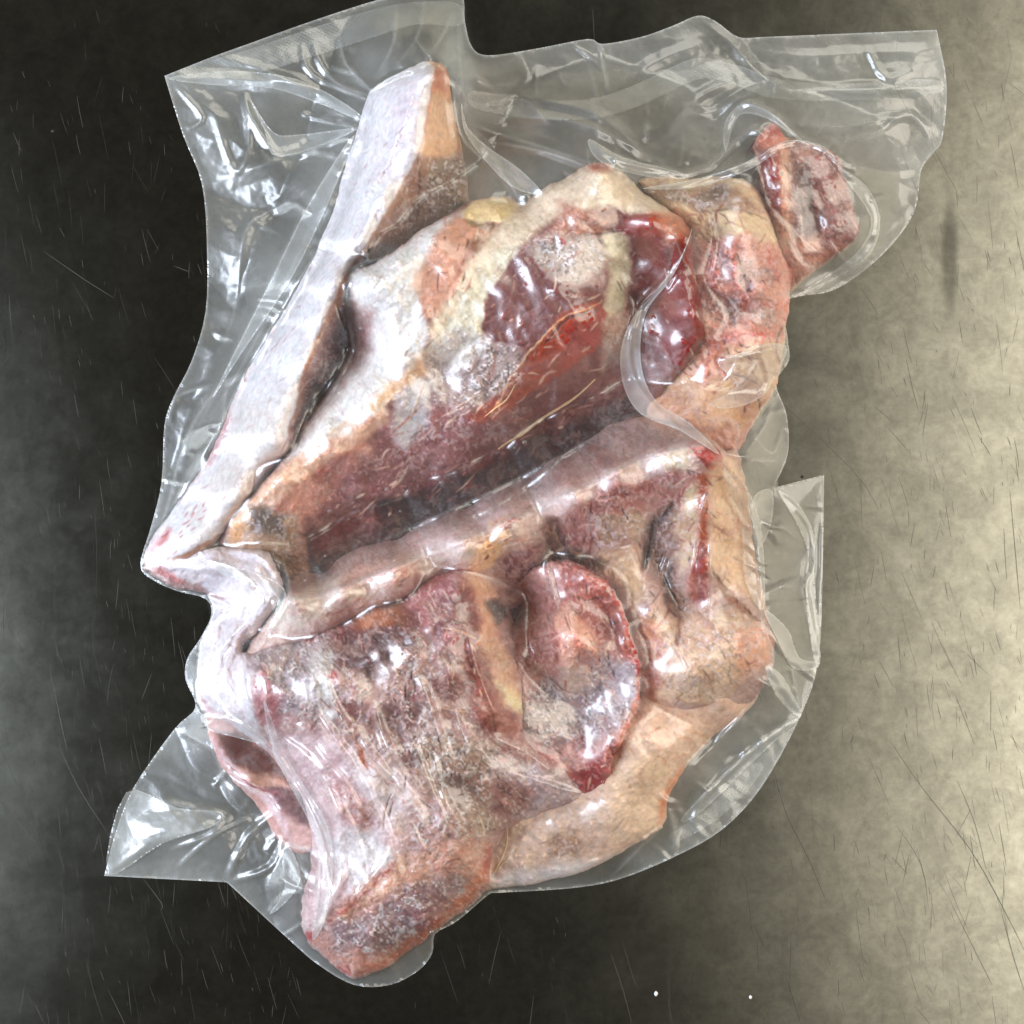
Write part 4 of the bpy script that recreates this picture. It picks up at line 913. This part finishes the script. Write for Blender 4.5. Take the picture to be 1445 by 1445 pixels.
CR = [
    # upper left margin
    ([(235, 109), (330, 112), (420, 118), (470, 138), (512, 170)], 16, 7, .22), ([(300, 80), (365, 96), (430, 125), (505, 165)], 10, 5, .15),
    ([(440, 60), (455, 95), (480, 120), (522, 135)], 7, 6, .3), ([(478, 50), (488, 90), (525, 128)], 7, 6, .3), ([(425, 60), (440, 105), (520, 140)], 6, 5, .25),
    ([(560, 5), (555, 60), (530, 110)], 10, 7, .2), ([(600, -5), (590, 50), (560, 92)], 9, 6, .15), ([(640, 10), (625, 50), (600, 85)], 9, 6, .15),
    ([(345, 128), (352, 160), (372, 195), (392, 220)], 9, 7, .3), ([(392, 220), (440, 212), (505, 180)], 8, 6, .3), ([(245, 118), (285, 165), (262, 183)], 6, 4, .12),
    ([(300, 155), (330, 240), (352, 205), (345, 130)], 7, 4, .15), ([(505, 190), (440, 280), (385, 390), (330, 500), (262, 640)], 17, 9, .25),
    ([(500, 210), (455, 290), (400, 400), (345, 510), (285, 610)], 12, 6, .15), ([(470, 250), (380, 300), (345, 330), (330, 440), (300, 520)], 12, 6, .15),
    ([(480, 300), (420, 400), (350, 520), (300, 620), (240, 720)], 9, 6, .3), ([(300, 260), (380, 230), (470, 215)], 20, 6, .08),
    ([(360, 520), (310, 545), (262, 620), (240, 700), (215, 780)], 8, 5, .3), ([(240, 600), (250, 560), (310, 540)], 8, 4, .2),
    ([(320, 520), (312, 600), (270, 660), (235, 740)], 6, 4, .25),
    # upper margin between the long bone and the chunk
    ([(640, 100), (650, 190), (700, 235), (770, 272)], 14, 7, .2), ([(655, 175), (740, 200), (840, 232)], 12, 7, .2), ([(660, 180), (690, 215), (735, 285)], 9, 7, .3),
    ([(648, 30), (650, 100), (660, 170)], 9, 7, .2), ([(650, 130), (760, 140), (850, 165), (930, 240)], 12, 8, .12), ([(700, 165), (800, 170), (880, 200), (955, 245)], 10, 8, .15),
    ([(690, 200), (770, 215), (830, 235)], 8, 5, .25), ([(830, 200), (880, 228), (968, 246)], 7, 9, .3), ([(845, 60), (852, 100), (858, 132)], 5, 5, .3), ([(858, 132), (920, 90), (990, 60)], 12, 6, .1),
    ([(985, 24), (1030, 60), (1080, 110), (1150, 128), (1330, 122)], 14, 9, .15), ([(1022, 215), (1028, 170), (1055, 145), (1095, 165), (1140, 205)], 7, 9, .35),
    ([(960, 150), (1000, 160), (1030, 145), (1080, 120)], 9, 7, .15), ([(940, 190), (980, 140), (1040, 110)], 10, 7, .12), ([(1085, 172), (1050, 190), (1000, 235), (930, 250)], 7, 7, .3),
    ([(1100, 170), (1180, 180), (1280, 165), (1330, 200)], 10, 7, .2), ([(1190, 200), (1240, 185), (1285, 160), (1318, 210)], 8, 6, .3), ([(1150, 205), (1230, 240), (1290, 240)], 9, 6, .15),
    ([(1180, 235), (1215, 260), (1240, 305), (1225, 355), (1180, 385), (1125, 412)], 7, 8, .35), ([(1240, 300), (1230, 355), (1170, 400), (1110, 425)], 6, 5, .3), ([(1210, 330), (1255, 330), (1285, 290)], 8, 5, .1),
    ([(1060, 70), (1130, 80), (1220, 75), (1322, 70)], 13, 5, .05), ([(1220, 60), (1250, 110), (1290, 100)], 8, 5, .15), ([(905, 268), (975, 258), (1060, 225), (1110, 200), (1160, 208), (1190, 240)], 7, 9, .3),
    # right margin
    ([(1095, 545), (1080, 600), (1050, 640)], 7, 6, .3), ([(1060, 610), (1090, 640), (1105, 600)], 6, 5, .25), ([(1050, 650), (1100, 650)], 6, 4, .3), ([(1100, 500), (1112, 540), (1070, 580)], 5, 5, .3),
    ([(1092, 690), (1060, 720), (1070, 770), (1075, 860), (1080, 900)], 5, 6, .4), ([(1100, 695), (1140, 740), (1148, 800), (1138, 830), (1155, 925)], 5, 7, .5),
    ([(1160, 675), (1158, 800), (1152, 925)], 4, 4, .3), ([(1075, 840), (1130, 815)], 9, 6, .2), ([(1075, 870), (1115, 930), (1155, 935)], 8, 7, .35), ([(1115, 930), (1130, 1010)], 6, 6, .3),
    ([(1085, 940), (1110, 975), (1130, 1005)], 8, 7, .3), ([(1130, 1010), (1060, 1060), (970, 1145)], 7, 7, .35), ([(1128, 1012), (1050, 1025), (980, 1085)], 14, 6, .08),
    ([(1000, 1110), (980, 1160), (1000, 1185)], 8, 5, .12), ([(945, 1140), (950, 1180), (948, 1205)], 8, 8, .15), ([(935, 1165), (900, 1200), (860, 1240)], 6, 5, .25), ([(1062, 990), (1020, 1040), (975, 1085)], 5, 5, .3),
    ([(930, 1172), (870, 1205), (780, 1235)], 6, 5, .2), ([(1010, 640), (1060, 700), (1062, 760)], 5, 5, .25), ([(1020, 690), (1050, 740), (1075, 745)], 4, 4, .25), ([(1000, 720), (1003, 800), (1000, 880)], 4, 5, .2),
    # creases over the slab
    ([(1010, 662), (995, 705), (985, 745), (978, 785), (965, 850), (950, 875)], 5, 8, .25), ([(960, 735), (935, 800), (920, 830)], 4, 5, .3), ([(770, 790), (780, 830), (790, 870)], 5, 8, .2),
    ([(945, 700), (925, 740), (915, 800), (905, 835)], 4, 5, .15), ([(830, 770), (880, 775), (905, 760)], 4, 4, .2), ([(955, 870), (960, 920), (975, 960)], 4, 4, .2),
    ([(620, 745), (720, 700), (860, 590)], 6, 5, .08), ([(870, 590), (850, 610), (700, 690), (520, 770)], 5, 5, .2),
    # wrinkles over the lower left piece
    ([(590, 955), (605, 995), (620, 1040), (640, 1080)], 11, 12, .1, False), ([(500, 1020), (520, 1060), (580, 1130), (600, 1180)], 11, 12, .08, False), ([(585, 1050), (600, 1090), (625, 1150), (640, 1180)], 8, 9, .12, False),
    ([(560, 1090), (575, 1150), (600, 1205)], 8, 9, .1, False), ([(440, 960), (450, 1010), (500, 1080), (540, 1170), (545, 1230)], 13, 14, .08, False), ([(400, 1040), (460, 1090), (500, 1180), (520, 1250)], 11, 12, .08, False),
    ([(370, 1000), (400, 1080), (440, 1150), (460, 1210), (465, 1280), (440, 1325)], 8, 9, .35, False), ([(372, 950), (390, 1030), (450, 1090), (480, 1160), (480, 1240), (450, 1320)], 10, 11, .2, False),
    ([(640, 1000), (660, 1050), (700, 1090)], 8, 9, .08, False), ([(690, 1040), (740, 1060), (780, 1090)], 10, 11, .08, False), ([(450, 1090), (475, 1140), (500, 1210)], 7, 8, .1, False),
    ([(520, 1120), (550, 1180), (556, 1225)], 7, 8, .08, False), ([(545, 1060), (570, 1120), (590, 1160)], 7, 8, .08, False), ([(480, 1010), (500, 1050)], 7, 8, .05, False),
    # folds of the white flap at the left
    ([(262, 775), (330, 800), (372, 840), (350, 880), (300, 930), (292, 990)], 13, 14, .1, False), ([(378, 782), (402, 800), (408, 850), (372, 905)], 7, 8, .25, False), ([(330, 810), (360, 840), (340, 880), (310, 920), (310, 1000)], 10, 11, .1, False),
    ([(330, 900), (320, 960), (350, 1020)], 10, 11, .1, False), ([(300, 930), (300, 980), (330, 1020)], 7, 8, .1, False), ([(345, 930), (345, 980), (372, 1030)], 8, 9, .1, False), ([(285, 840), (320, 855), (300, 880)], 7, 8, .3, False),
    ([(282, 1012), (330, 1018), (370, 1048), (420, 1100)], 7, 8, .35, False), ([(295, 1040), (318, 1090), (380, 1130), (405, 1185)], 7, 8, .35, False),
    ([(455, 930), (468, 985), (500, 1040)], 9, 10, .05, False), ([(530, 1000), (545, 1050), (575, 1100)], 8, 9, .05, False), ([(610, 1060), (625, 1120), (655, 1180)], 9, 10, .08, False),
    ([(420, 1020), (455, 1070), (490, 1110), (515, 1160)], 10, 11, .08, False), ([(560, 1180), (540, 1220), (500, 1270)], 8, 7, .05, False), ([(660, 900), (675, 950), (700, 1010)], 7, 7, .05, False),
    ([(720, 1090), (780, 1110), (830, 1125)], 8, 9, .1, False), ([(740, 1160), (770, 1130), (790, 1110)], 6, 7, .1, False),
    # lower left corner of the bag
    ([(147, 1236), (220, 1190), (300, 1165), (312, 1150), (180, 1120)], 9, 2, .3), ([(250, 1030), (300, 1060), (320, 1110), (345, 1150)], 7, 5, .2), ([(320, 1243), (350, 1180), (400, 1140)], 8, 7, .2),
    ([(250, 1225), (300, 1180), (360, 1150)], 5, 4, .3), ([(240, 1200), (300, 1175), (315, 1145)], 5, 4, .25), ([(320, 1245), (380, 1225), (400, 1180)], 7, 6, .2), ([(325, 1248), (375, 1305), (430, 1350)], 5, 5, .3),
    ([(380, 1290), (400, 1265), (425, 1255), (400, 1240), (405, 1200)], 7, 7, .3), ([(405, 1200), (430, 1260), (437, 1320)], 5, 7, .25), ([(420, 1230), (432, 1290), (440, 1325)], 4, 6, .2), ([(452, 1210), (448, 1280), (440, 1322)], 4, 6, .25),
    # vertebra block
    ([(985, 300), (960, 370), (900, 440), (890, 520), (930, 580), (1010, 640)], 6, 5, .2), ([(1010, 510), (1060, 500), (1108, 488)], 6, 6, .2), ([(1070, 490), (1085, 540), (1060, 575)], 6, 6, .2),
    ([(1000, 560), (1030, 530), (1045, 500)], 5, 5, .15), ([(945, 500), (980, 560), (1000, 620)], 5, 5, .12), ([(1080, 490), (1050, 540), (1010, 560)], 5, 4, .15), ([(1010, 590), (1040, 600), (1035, 650)], 4, 4, .3),
    ([(960, 380), (940, 410), (945, 370), (962, 320)], 4, 4, .15), ([(905, 262), (985, 285), (1075, 275)], 4, 4, .1), ([(1000, 300), (1010, 340), (1000, 400)], 4, 4, .05),
    # long bone
    ([(522, 128), (555, 108), (600, 92)], 5, 6, .15), ([(560, 345), (545, 362), (500, 380), (488, 430)], 4, 5, .25), ([(512, 352), (522, 370)], 3, 5, .3), ([(490, 450), (492, 510), (408, 640)], 4, 4, .2),
]
for a in CR: crease(*a)
# many small tension folds round the rim of the meat
_r2 = np.random.RandomState(12)
gyv, gxv = np.gradient(blur(TE, 6))
for k in range(520):
    i = _r2.randint(20, NYg - 20); j = _r2.randint(20, NXg - 20)
    if DB[i, j] > -12 or onmeat[i, j] > 0.75 or TE[i, j] < 3: continue
    g = np.array([gxv[i, j], gyv[i, j]]); n = np.hypot(*g)
    if n < 0.15: continue
    g /= n; a = _r2.randn() * 0.25; g = np.array([g[0] * math.cos(a) - g[1] * math.sin(a), g[0] * math.sin(a) + g[1] * math.cos(a)])
    l = 18 + _r2.rand() * 40; p = np.array([gx[j], gy[i]])
    b = _r2.randn() * 6
    crease([tuple(p - g * l * 0.5), tuple(p + np.array([-g[1], g[0]]) * b * 0.4), tuple(p + g * l * 0.5)], 3.5 + _r2.rand() * 5, 2.5 + _r2.rand() * 4, 0.04 + _r2.rand() * 0.12)
# film cut edge: the thin line of caught light put into the haze
HAZE += 0.22 * np.exp(-(np.abs(DB) / 1.5) ** 2)
FZ = np.maximum(FZ, blur(UNION, 1.8) + 0.5)
rim = sstep(0, 60, -DB)
lift = np.where(UNION > 1, 1, rim)
FZ = np.where(UNION > 1, FZ, 2.0 + (FZ - 2.0) * (0.62 + 0.38 * rim))
FZ = np.maximum(FZ, 2.0)

FS = 1.9
fx_ = np.arange(gx[0], gx[-1] - 2, FS, dtype=F32); fy_ = np.arange(gy[0], gy[-1] - 2, FS, dtype=F32)
FX, FY = np.meshgrid(fx_, fy_)


def sample(A, x, y):
    u = np.clip((x - gx[0]) / ST, 0, NXg - 1.001); v = np.clip((y - gy[0]) / ST, 0, NYg - 1.001)
    iu = u.astype(int); iv = v.astype(int); fu = u - iu; fv = v - iv
    return ((A[iv, iu] * (1 - fu) + A[iv, iu + 1] * fu) * (1 - fv) + (A[iv + 1, iu] * (1 - fu) + A[iv + 1, iu + 1] * fu) * fv).astype(F32)


def film_patch(name, line, parent, mat, dz=0.0, haze=None, step=FS, zfun=None, edge_haze=0.0, label=None):
    p = np.asarray(line)
    xs_ = np.arange(p[:, 0].min() - 2 * step, p[:, 0].max() + 2 * step, step, dtype=F32)
    ys_ = np.arange(p[:, 1].min() - 2 * step, p[:, 1].max() + 2 * step, step, dtype=F32)
    x, y = np.meshgrid(xs_, ys_)
    D, qx, qy = sdf(line, x, y, True)
    ins = D < 0
    act = ins[:-1, :-1] | ins[1:, :-1] | ins[:-1, 1:] | ins[1:, 1:]
    near = (D > 0) | (D > -step * 0.45)
    if step == FS and name != 'top_film':      # one connected sheet only
        Dc = np.maximum.reduce([D[:-1, :-1], D[1:, :-1], D[:-1, 1:], D[1:, 1:]])
        keep = np.zeros(act.shape, bool); keep[np.unravel_index(np.argmin(Dc), Dc.shape)] = True
        for _ in range(600):
            k2 = keep.copy(); k2[1:] |= keep[:-1]; k2[:-1] |= keep[1:]; k2[:, 1:] |= keep[:, :-1]; k2[:, :-1] |= keep[:, 1:]; k2 &= act
            if (k2 == keep).all(): break
            keep = k2
        act = keep
    xs2 = np.where(near, qx, x); ys2 = np.where(near, qy, y)
    z = (sample(FZ, xs2, ys2) if zfun is None else zfun(xs2, ys2, D)) + dz
    hz = sample(HAZE, xs2, ys2) if haze is None else np.full(x.shape, haze, F32) * (1 + 0.3 * noise(x, y, 24, 17, 0.4, 1.5))
    if edge_haze: hz = hz + edge_haze * np.exp(-(np.abs(D) / 1.6) ** 2)
    q, iy, ix = grid_faces(act)
    used, inv = np.unique(q.ravel(), return_inverse=True)
    co = to_world(xs2, ys2, z).reshape(-1, 3)[used]
    o = link_mesh(name, co, inv.reshape(-1, 4), mat, parent, None, [('haze', 'FLOAT', np.clip(hz, 0, 0.97).reshape(-1)[used])])
    if label: o['label'] = label
    return o


bag = empty('vacuum_bag', 'clear wrinkled vacuum bag shrunk tight over the frozen bones on the steel worktop', 'plastic bag')
film_patch('top_film', bag_line, bag, M_FILM)
under = bag_line + 0
film_patch('bottom_film', under, bag, M_FILM, 0, None, 4.0, lambda x, y, d: np.full(x.shape, 0.9, F32) + 0 * x)

FOLDS = [
    [(980, 310), (962, 360), (925, 410), (892, 450), (876, 495), (880, 545), (905, 585), (960, 608), (1016, 642), (975, 598), (930, 570), (908, 530), (904, 480), (915, 435), (948, 392), (970, 345)],
    [(1012, 512), (1040, 500), (1070, 486), (1110, 488), (1100, 520), (1075, 560), (1030, 576), (1000, 570), (1040, 545)],
    [(372, 985), (400, 1060), (430, 1110), (462, 1165), (470, 1230), (458, 1300), (440, 1325), (450, 1250), (444, 1180), (410, 1110), (385, 1060)],
    [(284, 1008), (330, 1012), (372, 1040), (372, 1050), (330, 1040), (296, 1030)],
    [(1098, 692), (1130, 715), (1150, 760), (1148, 800), (1158, 925), (1148, 928), (1136, 830), (1140, 780), (1122, 735)],
    [(1078, 860), (1112, 888), (1128, 928), (1156, 934), (1148, 945), (1118, 942), (1098, 905)],
    [(1064, 700), (1090, 692), (1088, 740), (1070, 775), (1062, 740)],
    [(1080, 940), (1105, 955), (1130, 1005), (1122, 1010), (1095, 980)],
    [(1022, 660), (1060, 700), (1076, 760), (1078, 860), (1052, 820), (1046, 740), (1030, 700)],
    [(236, 110), (330, 100), (420, 112), (490, 148), (514, 172), (450, 146), (380, 124), (300, 120)],
    [(352, 138), (372, 180), (395, 222), (505, 182), (420, 190), (385, 186)],
    [(178, 1118), (250, 1140), (312, 1146), (300, 1166), (230, 1190), (152, 1234)],
    [(392, 1185), (402, 1250), (380, 1290), (405, 1272), (424, 1240), (412, 1200)],
    [(905, 266), (985, 252), (1060, 226), (1110, 198), (1165, 208), (1190, 245), (1160, 214), (1110, 208), (1060, 238), (985, 264)],
    [(1182, 238), (1222, 262), (1242, 308), (1228, 358), (1180, 392), (1122, 418), (1180, 380), (1214, 350), (1228, 305)],
    [(1024, 215), (1022, 175), (1050, 146), (1098, 166), (1140, 208), (1092, 172), (1050, 160), (1034, 180)],
    [(832, 196), (880, 222), (972, 247), (930, 252), (868, 238), (838, 220)],
    [(652, 100), (660, 180), (735, 240), (765, 274), (720, 262), (668, 206), (652, 170)],
    [(500, 190), (440, 280), (380, 400), (300, 560), (340, 500), (410, 395), (462, 290)],
    [(290, 790), (330, 800), (372, 812), (404, 840), (372, 900), (392, 846), (360, 824), (320, 814)],
    [(1128, 1012), (1060, 1056), (965, 1150), (985, 1150), (1070, 1068)],
]
for k, f in enumerate(FOLDS):
    film_patch('fold', dense(f, (), 4), bag, M_FOLD, 3.0, 0.30 if k in (0, 4, 5, 7, 12) else 0.2, 1.9, edge_haze=0.18)
SEALS = [
    [(262, 96), (350, 70), (450, 36), (540, 10), (600, 2), (648, 6), (650, 36), (590, 34), (540, 48), (460, 74), (360, 104), (280, 112)],
    [(668, 128), (740, 140), (830, 140), (900, 118), (980, 82), (1040, 92), (1100, 112), (1180, 118), (1318, 112), (1318, 134), (1180, 142), (1090, 138), (1030, 118), (985, 112),
     (900, 150), (830, 168), (740, 166), (668, 152)],
    [(1020, 1150), (960, 1186), (945, 1178), (1000, 1140), (1060, 1080), (1075, 1090)],
]
for f in SEALS:
    film_patch('seal_band', dense(f, (), 4), bag, M_SEAL, 2.0, 0.09, 1.9)

# ------------------------------------------------------------------ long scratches, specks
def ribbon(pts, wd, z):
    p = smooth_poly(pts, False, 3); n = len(p); d = np.gradient(p, axis=0); d /= np.linalg.norm(d, axis=1, keepdims=True) + 1e-9
    nrm = np.stack([-d[:, 1], d[:, 0]], 1); t = np.linspace(0, 1, n); ww = wd * np.sin(np.pi * np.clip(t, .04, .96))[:, None] ** 0.5
    a = p + nrm * ww; b = p - nrm * ww
    co = np.concatenate([to_world(a[:, 0], a[:, 1], np.full(n, z)), to_world(b[:, 0], b[:, 1], np.full(n, z))])
    q = [(i, i + 1, n + i + 1, n + i) for i in range(n - 1)]
    return co, q


def ribbons_object(name, lst, mat, parent, z):
    lst = [(p, w if w < 0.45 else w * 0.6) for p, w in lst]
    cos = []; qs = []; off = 0
    for pts, wd in lst:
        co, q = ribbon(pts, wd, z); cos.append(co); qs += [tuple(np.array(t) + off) for t in q]; off += len(co)
    o = link_mesh(name, np.concatenate(cos), np.array(qs), mat, parent); o['kind'] = 'stuff'
    return o


M_SCR = plain_material('bright_scratch', (0.085, 0.08, 0.07), 0.5, 0.5)
M_SCD = plain_material('dark_scratch', (0.17, 0.165, 0.14), 0.5, 0.8)
bright = []; dark = []
rs = np.random.RandomState(5)


def rand_scratch(x, y, ang, l, wd):
    a = ang; c = rs.randn() * 0.006
    return ([(x, y), (x + math.cos(a) * l * .5 + c * l, y + math.sin(a) * l * .5), (x + math.cos(a + c) * l, y + math.sin(a + c) * l)], wd)


for k in range(1150):
    x = rs.rand() * 1500 - 30; y = rs.rand() ** 0.6 * 1500 - 20
    if rs.rand() < 0.5: x = rs.rand() * 420
    bright.append(rand_scratch(x, y, math.radians(80 + rs.randn() * 9), 5 + rs.exponential(20), 0.09 + rs.rand() ** 3 * 0.3))
for k in range(420):
    x = 1200 + rs.rand() * 260; y = rs.rand() * 1480
    dark.append(rand_scratch(x, y, math.radians(76 + rs.randn() * 16), 4 + rs.exponential(18), 0.14 + rs.rand() ** 2 * 0.4))
bright += [([(1093, 1092), (1110, 1150), (1140, 1210), (1165, 1270)], .7), ([(60, 1200), (0, 1130)], .8), ([(82, 1048), (110, 1110), (155, 1180)], .8), ([(202, 1240), (228, 1275), (226, 1285)], .8),
           ([(0, 1055), (18, 1095), (25, 1110)], .8), ([(308, 1245), (318, 1280)], .6), ([(70, 940), (84, 1010), (95, 1060)], .9), ([(62, 355), (120, 395), (160, 420)], .7), ([(245, 375), (268, 384)], .7),
           ([(1052, 1240), (1062, 1320)], .7), ([(862, 1345), (880, 1400), (892, 1445)], .7), ([(1110, 1380), (1130, 1445)], .8)]
dark += [([(1258, 1048), (1300, 1110), (1370, 1200), (1420, 1290), (1450, 1350)], 1.1), ([(1414, 1290), (1430, 1350), (1446, 1400)], 1.0), ([(1348, 980), (1375, 1050)], .6), ([(1340, 1270), (1380, 1350), (1400, 1390)], .8),
         ([(1265, 1165), (1300, 1220), (1310, 1280)], .7), ([(1350, 1100), (1375, 1160), (1390, 1220)], .7), ([(1425, 690), (1440, 860)], .8), ([(1250, 600), (1285, 640)], .6), ([(1050, 520), (1200, 660), (1240, 720)], .35)]
ribbons_object('bright_scratches', bright, M_SCR, worktop, 0.25)
ribbons_object('dark_scratches', dark, M_SCD, worktop, 0.35)

M_CRUMB = plain_material('ice_crumb', (0.85, 0.85, 0.83), 0.4)
M_BLACK = plain_material('dark_grit', (0.03, 0.028, 0.025), 0.6)


def crumb(name, x, y, r, mat, label, group=None, sx=1.0):
    rr = np.random.RandomState(int(x * 7 + y)); vs_ = []; fs = []
    nu, nv = 8, 4
    for j in range(nv + 1):
        ph = math.pi / 2 * j / nv
        for i in range(nu):
            th = 2 * math.pi * i / nu; q = r * (0.8 + 0.4 * rr.rand())
            vs_.append((x + math.cos(th) * math.cos(ph) * q * sx, y + math.sin(th) * math.cos(ph) * q, 0.3 + math.sin(ph) * r * 0.7))
    for j in range(nv):
        for i in range(nu):
            fs.append((j * nu + i, j * nu + (i + 1) % nu, (j + 1) * nu + (i + 1) % nu, (j + 1) * nu + i))
    v = np.array(vs_); o = link_mesh(name, to_world(v[:, 0], v[:, 1], v[:, 2]), np.array(fs), mat)
    o['label'] = label; o['category'] = 'crumb'
    if group: o['group'] = group
    return o


crumb('ice_crumb', 926, 1402, 3.6, M_CRUMB, 'larger white crumb on the dark steel below the pack', None, 0.7)
crumb('ice_crumb', 1059, 1407, 2.8, M_CRUMB, 'smaller white crumb on the steel near the bottom right', None, 0.8)
crumb('grit_speck', 1132, 673, 2.2, M_BLACK, 'tiny black grit speck at the pointed right corner of the bag film')
crumb('grit_speck', 74, 185, 2.0, M_BLACK, 'tiny black grit speck on the dark steel near the top left')

# thin fibres
M_FIB = plain_material('sinew', (0.72, 0.50, 0.28), 0.5)


def fibre(pts, r, parent, name='sinew'):
    p = smooth_poly(pts, False, 5)
    z = sample(np.maximum(UNION, 3), p[:, 0].astype(F32), p[:, 1].astype(F32)) + r * 0.6
    k = np.ones(5) / 5; z = np.convolve(np.pad(z, 2, mode='edge'), k, 'valid')
    n = len(p); d = np.gradient(p, axis=0); d /= np.linalg.norm(d, axis=1, keepdims=True) + 1e-9
    vs_ = []; fs = []
    for i in range(n):
        rad = r * (0.35 + 0.65 * math.sin(math.pi * min(max(i / (n - 1), 0.06), 0.94))) * (0.8 + 0.4 * rs.rand())
        for j in range(6):
            a = j * math.pi / 3
            vs_.append((p[i, 0] - d[i, 1] * math.cos(a) * rad, p[i, 1] + d[i, 0] * math.cos(a) * rad, z[i] + math.sin(a) * rad))
    for i in range(n - 1):
        for j in range(6):
            fs.append((i * 6 + j, i * 6 + (j + 1) % 6, (i + 1) * 6 + (j + 1) % 6, (i + 1) * 6 + j))
    v = np.array(vs_)
    link_mesh(name, to_world(v[:, 0], v[:, 1], v[:, 2]), np.array(fs), M_FIB, parent)


fibre([(703, 634), (716, 624), (740, 610), (765, 590), (790, 575), (815, 558), (840, 535)], 2.6, piece_empties['meat_chunk'])
fibre([(684, 588), (700, 575), (716, 562), (728, 540)], 1.3, piece_empties['meat_chunk'])
fibre([(716, 1160), (714, 1195), (702, 1222), (694, 1234)], 1.2, piece_empties['fat_strip'])
fibre([(735, 1195), (715, 1213), (696, 1232)], 1.0, piece_empties['fat_strip'])

# small air bubbles caught under the film
def bubbles(n):
    r = np.random.RandomState(31); cos = []; qs = []; off = 0; hz = []
    while n:
        x = r.uniform(350, 1080); y = r.uniform(250, 1330)
        if sample(UNION, np.array([x], F32), np.array([y], F32))[0] < 20: continue
        n -= 1; rad = 1.6 + r.rand() ** 2 * 2.6; zc = float(sample(FZ, np.array([x], F32), np.array([y], F32))[0]); vs_ = []
        for j in range(5):
            ph = math.pi / 2 * j / 4
            for i in range(10):
                th = 2 * math.pi * i / 10
                vs_.append((x + math.cos(th) * math.cos(ph) * rad, y + math.sin(th) * math.cos(ph) * rad, zc + 0.2 + math.sin(ph) * rad * 0.8)); hz.append(0.45 if j == 0 else 0.05)
        v = np.array(vs_); cos.append(to_world(v[:, 0], v[:, 1], v[:, 2]))
        for j in range(4):
            for i in range(10): qs.append((off + j * 10 + i, off + j * 10 + (i + 1) % 10, off + (j + 1) * 10 + (i + 1) % 10, off + (j + 1) * 10 + i))
        off += 50
    o = link_mesh('air_bubbles', np.concatenate(cos), np.array(qs), M_FOLD, bag, None, [('haze', 'FLOAT', np.array(hz))]); o['kind'] = 'stuff'


bubbles(110)
